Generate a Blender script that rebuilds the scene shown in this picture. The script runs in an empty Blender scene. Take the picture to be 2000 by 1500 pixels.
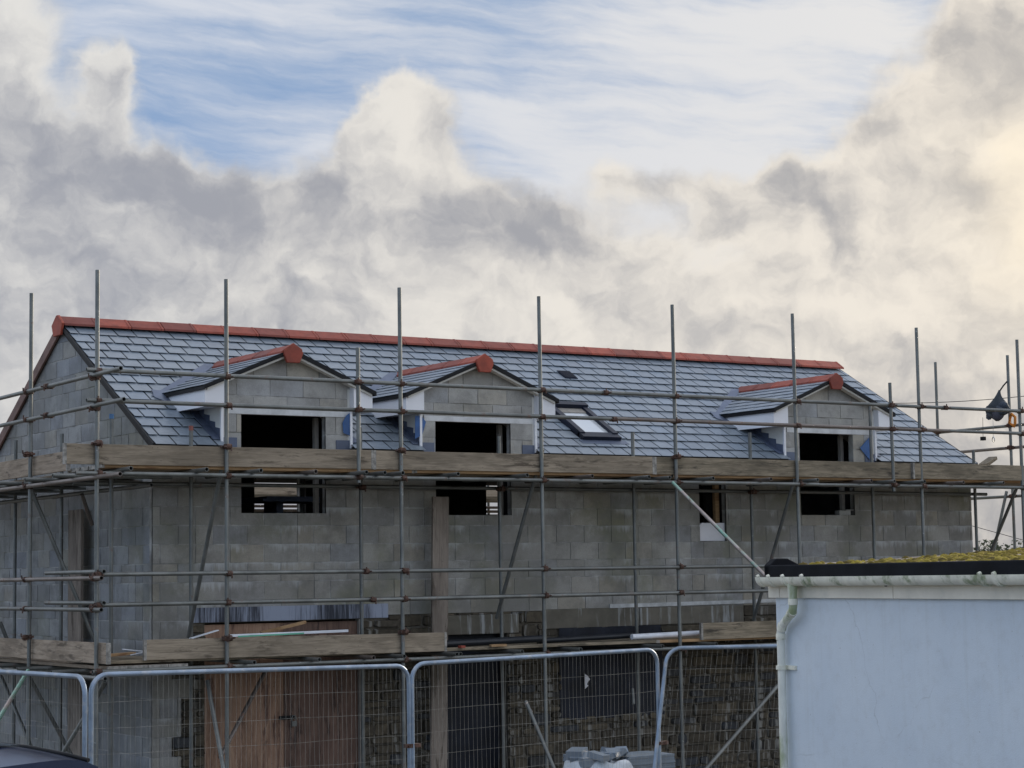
import bpy, math, random
from mathutils import Vector, Matrix
R=math.radians
random.seed(11)
sc=bpy.context.scene
COL=sc.collection
H=3.0                      # eye height above the yard by the building; all heights below are written from the eye
# ---------------------------------------------------------------- camera
F=3951.7; PITCH,YAW,ROLL=0.094739,0.573819,-0.015609
cp,sp,cyw,syw=math.cos(PITCH),math.sin(PITCH),math.cos(YAW),math.sin(YAW)
FW=Vector((syw*cp,cyw*cp,sp)); r_=Vector((cyw,-syw,0)); u_=r_.cross(FW)
RR=r_*math.cos(ROLL)+u_*math.sin(ROLL); UU=u_*math.cos(ROLL)-r_*math.sin(ROLL)
cam=bpy.data.cameras.new('camera'); camo=bpy.data.objects.new('camera',cam); COL.objects.link(camo)
cam.sensor_width=36; cam.lens=F/2000*36; cam.clip_start=0.1; cam.clip_end=3000
M=Matrix((( RR.x,UU.x,-FW.x,0),(RR.y,UU.y,-FW.y,0),(RR.z,UU.z,-FW.z,H),(0,0,0,1)))
camo.matrix_world=M; sc.camera=camo
def ray(x,y): return FW+RR*((x-1000)/F)-UU*((y-750)/F)
def at(x,y,ax,val):
    d=ray(x,y); return d*(val/d[ax])
def dep(x,y,d): return ray(x,y)*d
# ---------------------------------------------------------------- exposure
sc.view_settings.view_transform='Standard'; sc.view_settings.look='None'
sc.view_settings.exposure=0.45; sc.view_settings.gamma=1; sc.view_settings.use_curve_mapping=False
sc.cycles.use_denoising=True
sc.cycles.max_bounces=6
# ---------------------------------------------------------------- node helper
class NV:
    def __init__(s,t,sock): s.t=t; s.s=sock
    def _m(s,op,b=None,c=None,clamp=False):
        n=s.t.nodes.new('ShaderNodeMath'); n.operation=op; n.use_clamp=clamp
        for i,v in enumerate((s,b,c)):
            if v is None: continue
            if isinstance(v,NV): s.t.links.new(v.s,n.inputs[i])
            else: n.inputs[i].default_value=v
        return NV(s.t,n.outputs[0])
    def __add__(a,b): return a._m('ADD',b)
    __radd__=__add__
    def __sub__(a,b): return a._m('SUBTRACT',b)
    def __rsub__(a,b): return (a*-1)+b
    def __mul__(a,b): return a._m('MULTIPLY',b)
    __rmul__=__mul__
    def __truediv__(a,b): return a._m('DIVIDE',b)
    def clamp(a): return a._m('ADD',0.0,clamp=True)
    def smooth(a,lo,hi):
        n=a.t.nodes.new('ShaderNodeMapRange'); n.interpolation_type='SMOOTHSTEP'
        a.t.links.new(a.s,n.inputs[0]); n.inputs[1].default_value=lo; n.inputs[2].default_value=hi
        return NV(a.t,n.outputs[0])
def comb(t,x,y,z=0.0):
    n=t.nodes.new('ShaderNodeCombineXYZ')
    for i,v in enumerate((x,y,z)):
        if isinstance(v,NV): t.links.new(v.s,n.inputs[i])
        else: n.inputs[i].default_value=v
    return NV(t,n.outputs[0])
def sep(t,v):
    n=t.nodes.new('ShaderNodeSeparateXYZ'); t.links.new(v.s,n.inputs[0]); return [NV(t,o) for o in n.outputs]
def noise(t,v,scale,detail=4,rough=.55,dist=0.0,out=0):
    n=t.nodes.new('ShaderNodeTexNoise'); t.links.new(v.s,n.inputs['Vector'])
    n.inputs['Scale'].default_value=scale; n.inputs['Detail'].default_value=detail
    n.inputs['Roughness'].default_value=rough; n.inputs['Distortion'].default_value=dist
    return NV(t,n.outputs[out])
def vmul(t,v,s,off=(0,0,0)):
    n=t.nodes.new('ShaderNodeMapping'); t.links.new(v.s,n.inputs[0]); n.inputs['Scale'].default_value=s; n.inputs['Location'].default_value=off
    return NV(t,n.outputs[0])
def col4(c): return (c[0],c[1],c[2],1)
def mixc(t,f,a,b,mode='MIX'):
    n=t.nodes.new('ShaderNodeMix'); n.data_type='RGBA'; n.blend_type=mode
    for k,v in ((0,f),(6,a),(7,b)):
        if isinstance(v,NV): t.links.new(v.s,n.inputs[k])
        elif k==0: n.inputs[0].default_value=v
        else: n.inputs[k].default_value=col4(v)
    return NV(t,n.outputs[2])
# ---------------------------------------------------------------- world: sky texture with a cloud deck
SUN_AZ=YAW+R(38); SUN_EL=R(17)      # azimuth measured from +Y towards +X
w=bpy.data.worlds.new('World'); sc.world=w; w.use_nodes=True; t=w.node_tree; t.nodes.clear()
out=t.nodes.new('ShaderNodeOutputWorld'); bg=t.nodes.new('ShaderNodeBackground'); t.links.new(bg.outputs[0],out.inputs[0])
bg.inputs[1].default_value=0.1
sky=t.nodes.new('ShaderNodeTexSky'); sky.sky_type='NISHITA'; sky.sun_disc=False
sky.sun_elevation=SUN_EL; sky.sun_rotation=SUN_AZ; sky.air_density=1.0; sky.dust_density=0.6; sky.ozone_density=2.5
skc=NV(t,sky.outputs[0])
tc=t.nodes.new('ShaderNodeTexCoord'); dx,dy,dz=sep(t,NV(t,tc.outputs['Generated']))
sa,ca=math.sin(YAW),math.cos(YAW)
fc=dx*sa+dy*ca; rc=dx*ca-dy*sa
az=rc._m('ARCTAN2',fc); el=dz._m('ARCSINE')
X=az*3.952+1.0; Y=1.125-el*3.952-(X-1.0)*0.0156
def gsum(L,X,Y):
    tot=None
    for (cx,cy,rx,ry,a) in L:
        qx=(X-cx)*(1/rx); qy=(Y-cy)*(1/ry); r2=qx*qx+qy*qy
        g=(r2*-1)._m('EXPONENT')*a
        tot=g if tot is None else tot+g
    return tot
P0=comb(t,X,Y)
wx,wy,_=sep(t,noise(t,P0,3.0,6,.55,0,1))
vx,vy,_=sep(t,noise(t,P0,13,5,.55,0,1))
Xw=X+(wx-.5)*.24+(vx-.5)*.07; Yw=Y+(wy-.5)*.2+(vy-.5)*.065
body=gsum([(0.02,.48,.26,.2,1.1),(.22,.4,.2,.13,1.0),(.215,.19,.055,.09,.95),(.03,.10,.11,.22,.85),(.46,.43,.16,.11,.9),(.3,.62,.5,.13,1.1),
 (.745,.235,.075,.09,1.05),(.83,.27,.085,.09,.8),(.73,.38,.12,.1,.9),(.93,.42,.19,.1,1.0),(.75,.6,.4,.14,.9),
 (1.28,.35,.10,.05,.55),(1.21,.31,.05,.06,.4),(1.42,.40,.12,.07,.55),(1.56,.42,.14,.09,.95),(1.52,.33,.05,.04,.5),(1.63,.5,.12,.1,.8),(1.25,.68,.6,.1,1.0),(1.15,.55,.2,.08,.7),(1.12,.46,.12,.07,.45),(1.30,.47,.09,.06,.35),
 (1.93,.26,.19,.22,1.0),(1.78,.36,.14,.12,.8),(1.85,.55,.28,.2,1.0),(1.98,.08,.12,.08,.6),(1.2,1.0,2.6,.3,1.5)],Xw,Yw)
f1=noise(t,P0,6,7,.56); f2=noise(t,P0,20,5,.55)
dens=body+(f1-.5)*.5+(f2-.5)*.24
mask=dens.smooth(.34,.80)
PA=comb(t,Xw,Yw); P1=comb(t,Xw+.024,Yw-.03)
relief=noise(t,PA,4.6,7,.56)-noise(t,P1,4.6,7,.56)
mott=noise(t,comb(t,Xw*1.0,Yw*1.5,3.0),4.5,6,.52)-.5
tone=gsum([(.12,.36,.12,.09,-.34),(.35,.36,.17,.07,-.36),(.45,.44,.12,.06,-.24),(.1,.5,.15,.06,-.08),(.1,.6,.16,.06,-.14),(.3,.59,.18,.07,-.22),(.2,.45,.28,.08,-.1),
 (.6,.575,.05,.05,-.3),(.55,.5,.05,.05,.3),(.64,.56,.04,.04,.25),(.6,.45,.08,.05,-.12),(1.02,.37,.12,.06,-.42),(1.05,.46,.1,.05,-.35),(.86,.42,.12,.06,-.25),(.64,.38,.05,.07,-.25),
 (1.3,.33,.05,.045,-.35),(1.23,.29,.03,.04,.2),(1.53,.36,.06,.05,-.34),(1.60,.42,.06,.06,-.34),(1.63,.5,.06,.05,-.34),(1.45,.43,.06,.03,-.2),(1.7,.55,.05,.05,-.2),
 (1.97,.2,.09,.09,-.4),(1.9,.08,.08,.05,-.2),(1.73,.23,.05,.045,-.32),(1.88,.42,.06,.07,-.22),(1.35,.655,.11,.035,-.25),(1.97,.66,.09,.06,-.3),(1.2,1.06,3,.2,-.5),(1.62,.6,.07,.025,-.3),
 (.78,.24,.12,.13,.38),(.26,.25,.09,.04,.24),(.37,.28,.07,.035,.2),(.2,.15,.05,.05,.2),(.03,.06,.09,.08,.2),(1.97,.32,.05,.04,.3),(1.7,.4,.04,.22,.25),(1.2,.63,.4,.09,.2),(1.78,.55,.08,.1,.25),(1.64,.2,.04,.12,.2),(.02,.44,.06,.06,.15)],Xw,Yw)
warm=((X-.25)*.62).clamp()
rim=mask*(dens.smooth(1.0,.62))
shade=(tone*.98+relief*2.0+mott*1.0+rim*.2+warm*.16+.50).smooth(-.06,1.06)
litc=mixc(t,warm,(5.6,5.5,5.3),(6.45,5.95,5.25))
drkc=mixc(t,warm,(2.55,2.65,3.0),(3.0,2.95,3.0))
cum=mixc(t,shade,drkc,litc)
glow=gsum([(2.04,.48,.12,.16,.9),(1.98,.33,.06,.05,.4),(2.1,.3,.25,.3,.25)],Xw,Yw); cum=mixc(t,(glow*.8).clamp(),cum,(7.6,6.7,5.3))
# high thin streaks
PS=comb(t,X*1.1+Y*.25+(wx-.5)*.2,Y*7.0-X*.8+(wy-.5)*.9)
st=noise(t,PS,2.0,7,.55); st2=noise(t,comb(t,X*2.6+(wx-.5)*.3,Y*20.0-X*2.0+(wy-.5)*1.4),1.5,5,.6)
cov=gsum([(1.3,.28,.4,.15,.75),(1.45,.45,.4,.12,1.0),(1.5,.06,.3,.06,1.0),(.2,.05,.2,.06,.65),(.5,.025,.17,.03,.6),(.62,.31,.06,.06,.5),(1.02,.24,.12,.05,.35),(1.7,.12,.3,.15,.6),(1.0,.13,.4,.03,.2),(1.2,.40,.22,.13,.8),(.75,.1,.5,.2,.08)],X+(wx-.5)*.25,Y+(wy-.5)*.12)
ci=(cov*.60+(st-.5)*1.45+(st2-.5)*.85+.39).smooth(-.05,1.12)
blue=mixc(t,((Y-.0)*2.5).clamp(),(2.05,2.85,4.15),(1.7,2.6,4.15))
bsky=mixc(t,.93,mixc(t,1.0,skc,(.5,.8,1.25),'MULTIPLY'),blue)
cic=mixc(t,warm,(4.7,5.0,5.6),(5.9,5.8,5.7))
front=mixc(t,ci,bsky,cic)
front=mixc(t,mask,front,cum)
# behind the camera and overhead: unseen cool cloud, brightened to light the facade
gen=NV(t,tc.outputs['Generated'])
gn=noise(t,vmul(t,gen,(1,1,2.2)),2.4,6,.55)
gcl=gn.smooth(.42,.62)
tos=(dx*-.8+dy*-.35)._m('MAXIMUM',0.0).smooth(.2,.9)     # dimmer, bluer side of the unseen sky, set to tint the garage wall
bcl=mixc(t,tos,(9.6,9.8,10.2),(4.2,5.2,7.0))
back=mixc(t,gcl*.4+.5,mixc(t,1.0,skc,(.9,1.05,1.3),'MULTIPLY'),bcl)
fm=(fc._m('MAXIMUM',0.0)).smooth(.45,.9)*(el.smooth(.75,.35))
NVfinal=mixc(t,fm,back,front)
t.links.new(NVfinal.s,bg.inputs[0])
# ---------------------------------------------------------------- sun, veiled by cloud
sl=bpy.data.lights.new('sun','SUN'); so=bpy.data.objects.new('sun',sl); COL.objects.link(so)
sl.energy=2.4; sl.angle=R(10); sl.color=(1,.86,.68)
sd=Vector((math.sin(SUN_AZ)*math.cos(SUN_EL),math.cos(SUN_AZ)*math.cos(SUN_EL),math.sin(SUN_EL)))
so.rotation_euler=sd.to_track_quat('Z','Y').to_euler()

# ================================================================ mesh helpers
class MB:
    def __init__(s): s.v=[]; s.f=[]; s.c=[]
    def face(s,pts,c=None):
        n=len(s.v); s.v+= [tuple(p) for p in pts]; s.f.append(tuple(range(n,n+len(pts)))); s.c.append(c or (.5,.5,.5))
    def raw(s,vs,fs,c=None):
        n=len(s.v); s.v+=[tuple(p) for p in vs]
        for f in fs: s.f.append(tuple(i+n for i in f)); s.c.append(c or (.5,.5,.5))
    def prism(s,poly,off,c=None):
        off=Vector(off); a=[Vector(p) for p in poly]; b=[p+off for p in a]; k=len(a)
        # orientation: front polygon 'a' faces away from off
        nrm=Vector((0,0,0))
        for i in range(k): nrm+=a[i].cross(a[(i+1)%k])
        if nrm.dot(off)>0: a.reverse(); b.reverse()
        fs=[tuple(range(k)),tuple(range(2*k-1,k-1,-1))]+[(i,i+k,(i+1)%k+k,(i+1)%k) for i in range(k)]
        s.raw(a+b,fs,c)
    def box(s,x0,x1,y0,y1,z0,z1,c=None):
        s.prism([(x0,y0,z0),(x1,y0,z0),(x1,y0,z1),(x0,y0,z1)],(0,y1-y0,0),c)
    def beam(s,p,q,wd,ht,up=(0,0,1),c=None):
        p=Vector(p);q=Vector(q);d=(q-p).normalized(); u=Vector(up); sd=d.cross(u).normalized(); u=sd.cross(d)
        s.prism([p-sd*wd/2-u*ht/2,p+sd*wd/2-u*ht/2,p+sd*wd/2+u*ht/2,p-sd*wd/2+u*ht/2],q-p,c)
    def tube(s,p,q,r,seg=12,ri=None,c=None,r2=None):
        p=Vector(p);q=Vector(q);d=(q-p).normalized()
        a=d.orthogonal().normalized(); b=d.cross(a); r2=r2 or r
        ring=lambda o,rr:[o+a*math.cos(2*math.pi*i/seg)*rr+b*math.sin(2*math.pi*i/seg)*rr for i in range(seg)]
        side=[(i,(i+1)%seg,(i+1)%seg+seg,i+seg) for i in range(seg)]
        s.raw(ring(p,r)+ring(q,r2),side,c)
        if ri is None:
            s.face(list(reversed(ring(p,r))),c); s.face(ring(q,r2),c)
        else:
            L=min(.35,(q-p).length*.45)
            for o,o2,fl in ((p,p+d*L,1),(q,q-d*L,0)):
                vs=ring(o,r)+ring(o,ri)+ring(o2,ri)
                fs=[(i,(i+1)%seg,(i+1)%seg+seg,i+seg) for i in range(seg)]+[(i+seg,(i+1)%seg+seg,(i+1)%seg+2*seg,i+2*seg) for i in range(seg)]+[tuple(range(2*seg,3*seg))]
                if fl: fs=[tuple(reversed(f)) for f in fs]
                fs=[tuple(reversed(f)) for f in fs]
                s.raw(vs,fs,c)
    def sweep(s,pts,r,seg=8,c=None,closed=False):
        pts=[Vector(p) for p in pts]; n=len(pts); vs=[]; a=None
        for i,p in enumerate(pts):
            d=(pts[min(i+1,n-1)]-pts[max(i-1,0)]) if not closed else pts[(i+1)%n]-pts[i-1]
            d.normalize()
            if a is None: a=d.orthogonal().normalized()
            else: a=(a-d*a.dot(d)).normalized()
            b=d.cross(a); rr=r[i] if isinstance(r,(list,tuple)) else r
            vs+=[p+a*math.cos(2*math.pi*k/seg)*rr+b*math.sin(2*math.pi*k/seg)*rr for k in range(seg)]
        fs=[]
        for i in range(n if closed else n-1):
            j=(i+1)%n
            fs+=[(i*seg+k,i*seg+(k+1)%seg,j*seg+(k+1)%seg,j*seg+k) for k in range(seg)]
        if not closed: fs+=[tuple(reversed(range(seg))),tuple(range((n-1)*seg,n*seg))]
        s.raw(vs,fs,c)
    def build(s,name,mat,parent=None,smooth=0,bevel=0,subsurf=0,local=False):
        me=bpy.data.meshes.new(name); h=0 if local else H
        me.from_pydata([(p[0],p[1],p[2]+h) for p in s.v],[],s.f)
        at_=me.attributes.new('rnd','FLOAT_COLOR','FACE')
        buf=[]
        for c in s.c: buf+= [c[0],c[1],c[2],1]
        at_.data.foreach_set('color',buf)
        me.materials.append(mat)
        me.update()
        if smooth:
            me.shade_smooth(); me.set_sharp_from_angle(angle=R(smooth))
        o=bpy.data.objects.new(name,me); COL.objects.link(o)
        if bevel:
            m=o.modifiers.new('b','BEVEL'); m.width=bevel; m.segments=2; m.limit_method='ANGLE'
        if subsurf:
            m=o.modifiers.new('s','SUBSURF'); m.levels=subsurf; m.render_levels=subsurf
        if parent is not None: adopt(o,parent)
        return o
def adopt(o,parent):
    o.parent=parent
    o.matrix_parent_inverse=Matrix.Translation(-parent.location) if parent.parent is None else Matrix.Identity(4)
def thing(name,label,cat,loc=(0,0,0),group=None):
    o=bpy.data.objects.new(name,None); COL.objects.link(o); o.location=(loc[0],loc[1],loc[2]+H); o.empty_display_size=.2
    o['label']=label; o['category']=cat
    if group: o['group']=group
    return o
def tag(o,label,cat,group=None):
    o['label']=label; o['category']=cat
    if group: o['group']=group
    return o
def structure(o): o['kind']='structure'; return o
rnd=lambda: (random.random(),random.random(),random.random())
# ================================================================ materials
def newmat(name):
    m=bpy.data.materials.new(name); m.use_nodes=True; t=m.node_tree; b=t.nodes['Principled BSDF']; return m,t,b
def objco(t):
    n=t.nodes.new('ShaderNodeNewGeometry'); return NV(t,n.outputs['Position'])
def attr(t):
    n=t.nodes.new('ShaderNodeAttribute'); n.attribute_name='rnd'; return sep(t,NV(t,n.outputs['Color']))
def bump(t,b,h,st=.4,dist=.01):
    n=t.nodes.new('ShaderNodeBump'); t.links.new(h.s,n.inputs['Height']); n.inputs['Strength'].default_value=st; n.inputs['Distance'].default_value=dist
    t.links.new(n.outputs[0],b.inputs['Normal'])
def mat_plain(name,c,rough=.5,metal=0,var=.25,scale=6,c2=None,sc2=1.5,amt2=.5,bst=.0,spec=None,stretch=(1,1,1)):
    m,t,b=newmat(name); p=vmul(t,objco(t),stretch)
    n=noise(t,p,scale,5,.6)
    dark=tuple(v*(1-var) for v in c); lite=tuple(min(1,v*(1+var)) for v in c)
    k=mixc(t,n.smooth(.3,.7),dark,lite)
    if c2:
        n2=noise(t,p,sc2,6,.65); k=mixc(t,n2.smooth(.5,.68)*amt2,k,c2)
    t.links.new(k.s,b.inputs['Base Color']); b.inputs['Roughness'].default_value=rough; b.inputs['Metallic'].default_value=metal
    if spec is not None: b.inputs['Specular IOR Level'].default_value=spec
    if bst: bump(t,b,noise(t,p,scale*5,4,.6),bst)
    return m
def mat_block(name,c=(.36,.352,.325),mort=False,stain=1.0,moss=.5):
    m,t,b=newmat(name); p=objco(t); r,g,bl=attr(t)
    base=mixc(t,r,tuple(v*.80 for v in c),tuple(v*1.16 for v in c))
    base=mixc(t,g.smooth(.55,1)*.55,base,(c[0]*1.12,c[1]*1.0,c[2]*.8))
    base=mixc(t,bl.smooth(.6,1)*.5,base,(c[0]*.75,c[1]*.84,c[2]*1.05))
    if mort: base=mixc(t,noise(t,p,3,4).smooth(.35,.65),(.22,.22,.21),(.55,.55,.54))
    n=noise(t,p,70,4,.7); base=mixc(t,n.smooth(.25,.75)*.4,base,tuple(v*.55 for v in c))
    ms=noise(t,p,.9,5,.6); base=mixc(t,ms.smooth(.46,.68)*moss*1.2,base,(.15,.155,.085))
    bl2=noise(t,p,2.6,6,.68); base=mixc(t,bl2.smooth(.42,.66)*.6,base,tuple(v*.48 for v in c)); base=mixc(t,bl2.smooth(.42,.3)*.35,base,tuple(min(1,v*1.35) for v in c))
    lo=noise(t,vmul(t,p,(1,1,.5),(3,7,1)),.55,4,.6); base=mixc(t,lo.smooth(.50,.66)*.6,base,tuple(v*.55 for v in c))
    # lime bloom runs down from the bed joints
    px,py,pz=sep(t,p)
    fr=((pz-H-.66+9.0)/.225)._m('FRACT')
    ef=noise(t,vmul(t,p,(1,1,.9),(5,1,2)),1.3,5,.6).smooth(.47,.62)
    dr=noise(t,vmul(t,p,(22,22,2.2)),1.0,3,.6)
    run=(fr+dr*1.15).smooth(1.1,1.6)
    base=mixc(t,ef*run*.62*stain,base,(.55,.57,.58))
    t.links.new(base.s,b.inputs['Base Color']); b.inputs['Roughness'].default_value=.93; b.inputs['Specular IOR Level'].default_value=.25
    bump(t,b,n+noise(t,p,18,4)*.6,.5,.008)
    return m
def mat_attr(name,c0,c1,c2,rough=.5,metal=0,nsc=8,na=.3,bst=.3,bsc=40,spec=.5,stretch=(1,1,1),streak=None):
    m,t,b=newmat(name); p=vmul(t,objco(t),stretch); r,g,bl=attr(t)
    base=mixc(t,r,c0,c1); base=mixc(t,g.smooth(.6,1)*.8,base,c2)
    n=noise(t,p,nsc,5,.6); base=mixc(t,n.smooth(.3,.75)*na,base,tuple(v*.5 for v in c0))
    if streak:
        s2=noise(t,vmul(t,objco(t),(12,12,1.2)),1,4,.6); base=mixc(t,s2.smooth(.53,.68)*.7,base,streak)
    t.links.new(base.s,b.inputs['Base Color'])
    rr=noise(t,p,3,3)*.25+(rough-.12)
    t.links.new(rr.s,b.inputs['Roughness']); b.inputs['Metallic'].default_value=metal; b.inputs['Specular IOR Level'].default_value=spec
    if bst: bump(t,b,noise(t,p,bsc,5,.65),bst,.006)
    return m
def mat_wood(name,axis,c0,c1,wet=(.07,.055,.04),grain=1.0,rough=.8):
    m,t,b=newmat(name); p=objco(t); r,g,bl=attr(t)
    s=[18,18,18]; s[axis]=1.7
    off=comb(t,r*31,g*17,bl*23); 
    n_=t.nodes.new('ShaderNodeVectorMath'); n_.operation='ADD'; t.links.new(p.s,n_.inputs[0]); t.links.new(off.s,n_.inputs[1]); q=NV(t,n_.outputs[0])
    gr=noise(t,vmul(t,q,tuple(s)),1.6,6,.65,.6)
    base=mixc(t,gr.smooth(.3,.7),c0,c1)
    base=mixc(t,r*.5,base,tuple(v*.7 for v in c0))
    s2=[7,7,7]; s2[axis]=1.2
    kn=noise(t,vmul(t,q,tuple(s2)),1.3,5,.7,.4); base=mixc(t,kn.smooth(.53,.66)*.85,base,wet)
    lg=noise(t,vmul(t,q,tuple(1.1 if i==axis else 3.5 for i in range(3))),1.0,4,.65); base=mixc(t,lg.smooth(.45,.68)*.6,base,tuple(v*.5 for v in c0))
    fg=noise(t,vmul(t,q,tuple(1.6 if i==axis else 60 for i in range(3))),1.0,3,.7); base=mixc(t,fg.smooth(.55,.75)*.55,base,wet)
    ed=noise(t,q,.9,3); base=mixc(t,ed.smooth(.5,.75)*.35,base,tuple(v*.45 for v in c0))
    vo=t.nodes.new('ShaderNodeTexVoronoi'); t.links.new(vmul(t,q,(2.6,2.6,2.6)).s,vo.inputs['Vector']); vd=NV(t,vo.outputs['Distance'])
    base=mixc(t,vd.smooth(.085,.04)*.8,base,(.06,.045,.03))
    t.links.new(base.s,b.inputs['Base Color']); b.inputs['Roughness'].default_value=rough; b.inputs['Specular IOR Level'].default_value=.3
    bump(t,b,gr,.5*grain,.01); return m
def mat_tube(name,c=(.175,.185,.178),rust=.62,paint=None):
    m,t,b=newmat(name); p=objco(t); r,g,bl=attr(t)
    n=noise(t,p,3.5,6,.65); base=mixc(t,n.smooth(.3,.7),tuple(v*.7 for v in c),tuple(v*1.25 for v in c))
    base=mixc(t,r*.4,base,tuple(v*.6 for v in c))
    if paint: base=mixc(t,noise(t,vmul(t,p,(1,1,1.6),(4,4,4)),1.3,5,.6).smooth(.45,.55),base,paint)
    n2=noise(t,p,7,6,.7); rs=n2.smooth(.56,.72)*rust
    base=mixc(t,rs,base,(.16,.085,.055))
    sp=noise(t,p,26,3,.6).smooth(.68,.75)*.6; base=mixc(t,sp,base,(.55,.56,.54))
    t.links.new(base.s,b.inputs['Base Color'])
    t.links.new((rs*-.55+.62).clamp().s,b.inputs['Metallic']); t.links.new((rs*.35+.44+n*.08).s,b.inputs['Roughness'])
    bump(t,b,noise(t,p,60,3),.15,.003); return m
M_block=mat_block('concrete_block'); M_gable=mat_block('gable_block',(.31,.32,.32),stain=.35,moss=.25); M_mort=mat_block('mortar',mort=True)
M_dblock=mat_block('dormer_block',(.42,.42,.40),stain=.3,moss=.12)
M_slate=mat_attr('slate',(.15,.185,.225),(.19,.228,.268),(.165,.215,.275),rough=.37,nsc=9,na=.35,bst=.35,bsc=30,spec=.65)
M_clay=mat_attr('clay_ridge',(.22,.043,.026),(.37,.072,.04),(.17,.04,.03),rough=.68,nsc=9,na=.55,bst=.2)
M_stone=mat_attr('rubble_stone',(.05,.043,.032),(.13,.108,.075),(.045,.056,.072),rough=.85,nsc=14,na=.6,bst=.9,bsc=22,spec=.3,streak=(.30,.30,.28))
M_stonemort=mat_plain('stone_mortar',(.08,.07,.053),.95,var=.4,scale=9,c2=(.26,.25,.22),sc2=3,bst=.6)
M_lintel=mat_attr('old_concrete_lintel',(.125,.115,.09),(.17,.155,.125),(.15,.15,.13),rough=.9,nsc=5,na=.5,bst=.5,bsc=30,streak=(.42,.44,.44))
M_lint2=mat_plain('new_lintel',(.55,.57,.58),.85,var=.15,scale=5,bst=.2)
M_lead=mat_attr('lead',(.07,.09,.14),(.13,.16,.23),(.10,.13,.21),rough=.5,metal=.25,nsc=7,na=.3,bst=.25,bsc=12)
M_upvc=mat_plain('white_plastic',(.74,.76,.80),.35,var=.04,scale=2)
M_cheek=mat_plain('cement_board',(.62,.62,.58),.8,var=.1,scale=2,c2=(.40,.42,.42),sc2=2)
M_black=mat_plain('black_trim',(.010,.011,.013),.6,spec=.2,var=.3,scale=5)
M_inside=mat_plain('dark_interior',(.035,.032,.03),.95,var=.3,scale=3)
M_wx=mat_wood('board_wood',0,(.25,.205,.15),(.44,.365,.275)); M_wy=mat_wood('board_wood_side',1,(.28,.22,.16),(.48,.39,.30))
M_wxd=mat_wood('weathered_board',0,(.16,.135,.095),(.34,.28,.20),wet=(.035,.03,.025)); M_wz=mat_wood('upright_board',2,(.24,.20,.165),(.33,.285,.24))
M_new=mat_wood('new_timber',0,(.36,.22,.11),(.5,.33,.18),wet=(.2,.1,.05))
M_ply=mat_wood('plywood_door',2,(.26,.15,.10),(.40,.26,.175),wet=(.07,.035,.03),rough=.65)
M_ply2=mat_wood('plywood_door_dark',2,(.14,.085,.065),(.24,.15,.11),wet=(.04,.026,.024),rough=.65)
M_tube=mat_tube('galvanised_tube'); M_tube2=mat_tube('rusty_tube',(.19,.165,.15),rust=.95); M_tubep=mat_tube('painted_tube',(.42,.36,.33),rust=.7,paint=(.24,.42,.34))
M_coup=mat_plain('rusty_coupler',(.085,.045,.032),.75,metal=.35,var=.5,scale=20,c2=(.25,.22,.2),sc2=30,amt2=.4)
M_fence=mat_plain('fence_galvanised',(.22,.28,.36),.42,metal=.55,var=.2,scale=5,c2=(.42,.42,.42),sc2=9)
M_wire=mat_plain('mesh_wire',(.30,.29,.26),.6,metal=.3,var=.3,scale=5)
M_memb=mat_plain('black_membrane',(.008,.011,.02),.5,spec=.25,var=.4,scale=3,bst=.5)
M_bluem=mat_plain('blue_membrane',(.03,.10,.27),.55,var=.25,scale=5)
M_paper=mat_plain('white_paper',(.75,.76,.80),.7,var=.05,scale=4)
M_glass=mat_plain('dark_glass',(.02,.025,.03),.05,var=0,scale=2)
M_steel=mat_plain('steel',(.5,.5,.48),.35,metal=.8,var=.2,scale=30)
M_pvcblack=mat_plain('black_pipe',(.012,.015,.02),.35,spec=.35,var=.2,scale=4)
M_pvcwhite=mat_plain('white_pipe',(.72,.75,.8),.35,var=.08,scale=4)
M_green=mat_plain('green_print',(.12,.42,.28),.5,var=.1,scale=4)
M_orange=mat_plain('orange_rope',(.55,.2,.03),.8,var=.3,scale=30,bst=.3)
M_stud=mat_plain('grey_stud',(.28,.26,.23),.85,var=.2,scale=5)

# ================================================================ geometry utilities
def subrect(rs,h):
    o=[]
    for (a,b,c,d) in rs:               # u0,u1,z0,z1
        x0,x1,z0,z1=max(a,h[0]),min(b,h[1]),max(c,h[2]),min(d,h[3])
        if x0>=x1-1e-5 or z0>=z1-1e-5: o.append((a,b,c,d)); continue
        if c<z0: o.append((a,b,c,z0))
        if z1<d: o.append((a,b,z1,d))
        if a<x0: o.append((a,x0,z0,z1))
        if x1<b: o.append((x1,b,z0,z1))
    return o
def clip(poly,outline):
    # outline convex, counter-clockwise in (u,z)
    P=list(poly)
    for i in range(len(outline)):
        a=outline[i]; b=outline[(i+1)%len(outline)]; Q=[]
        f=lambda p:(b[0]-a[0])*(p[1]-a[1])-(b[1]-a[1])*(p[0]-a[0])
        for j in range(len(P)):
            p=P[j]; q=P[(j+1)%len(P)]; fp,fq=f(p),f(q)
            if fp>=-1e-9: Q.append(p)
            if (fp>1e-9 and fq<-1e-9) or (fp<-1e-9 and fq>1e-9):
                s=fp/(fp-fq); Q.append((p[0]+(q[0]-p[0])*s,p[1]+(q[1]-p[1])*s))
        P=Q
        if len(P)<3: return []
    return P
def rp(r): return [(r[0],r[2]),(r[1],r[2]),(r[1],r[3]),(r[0],r[3])]
def area(P): return abs(sum(P[i][0]*P[(i+1)%len(P)][1]-P[(i+1)%len(P)][0]*P[i][1] for i in range(len(P))))/2
ZC=.66-.225*20
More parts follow.
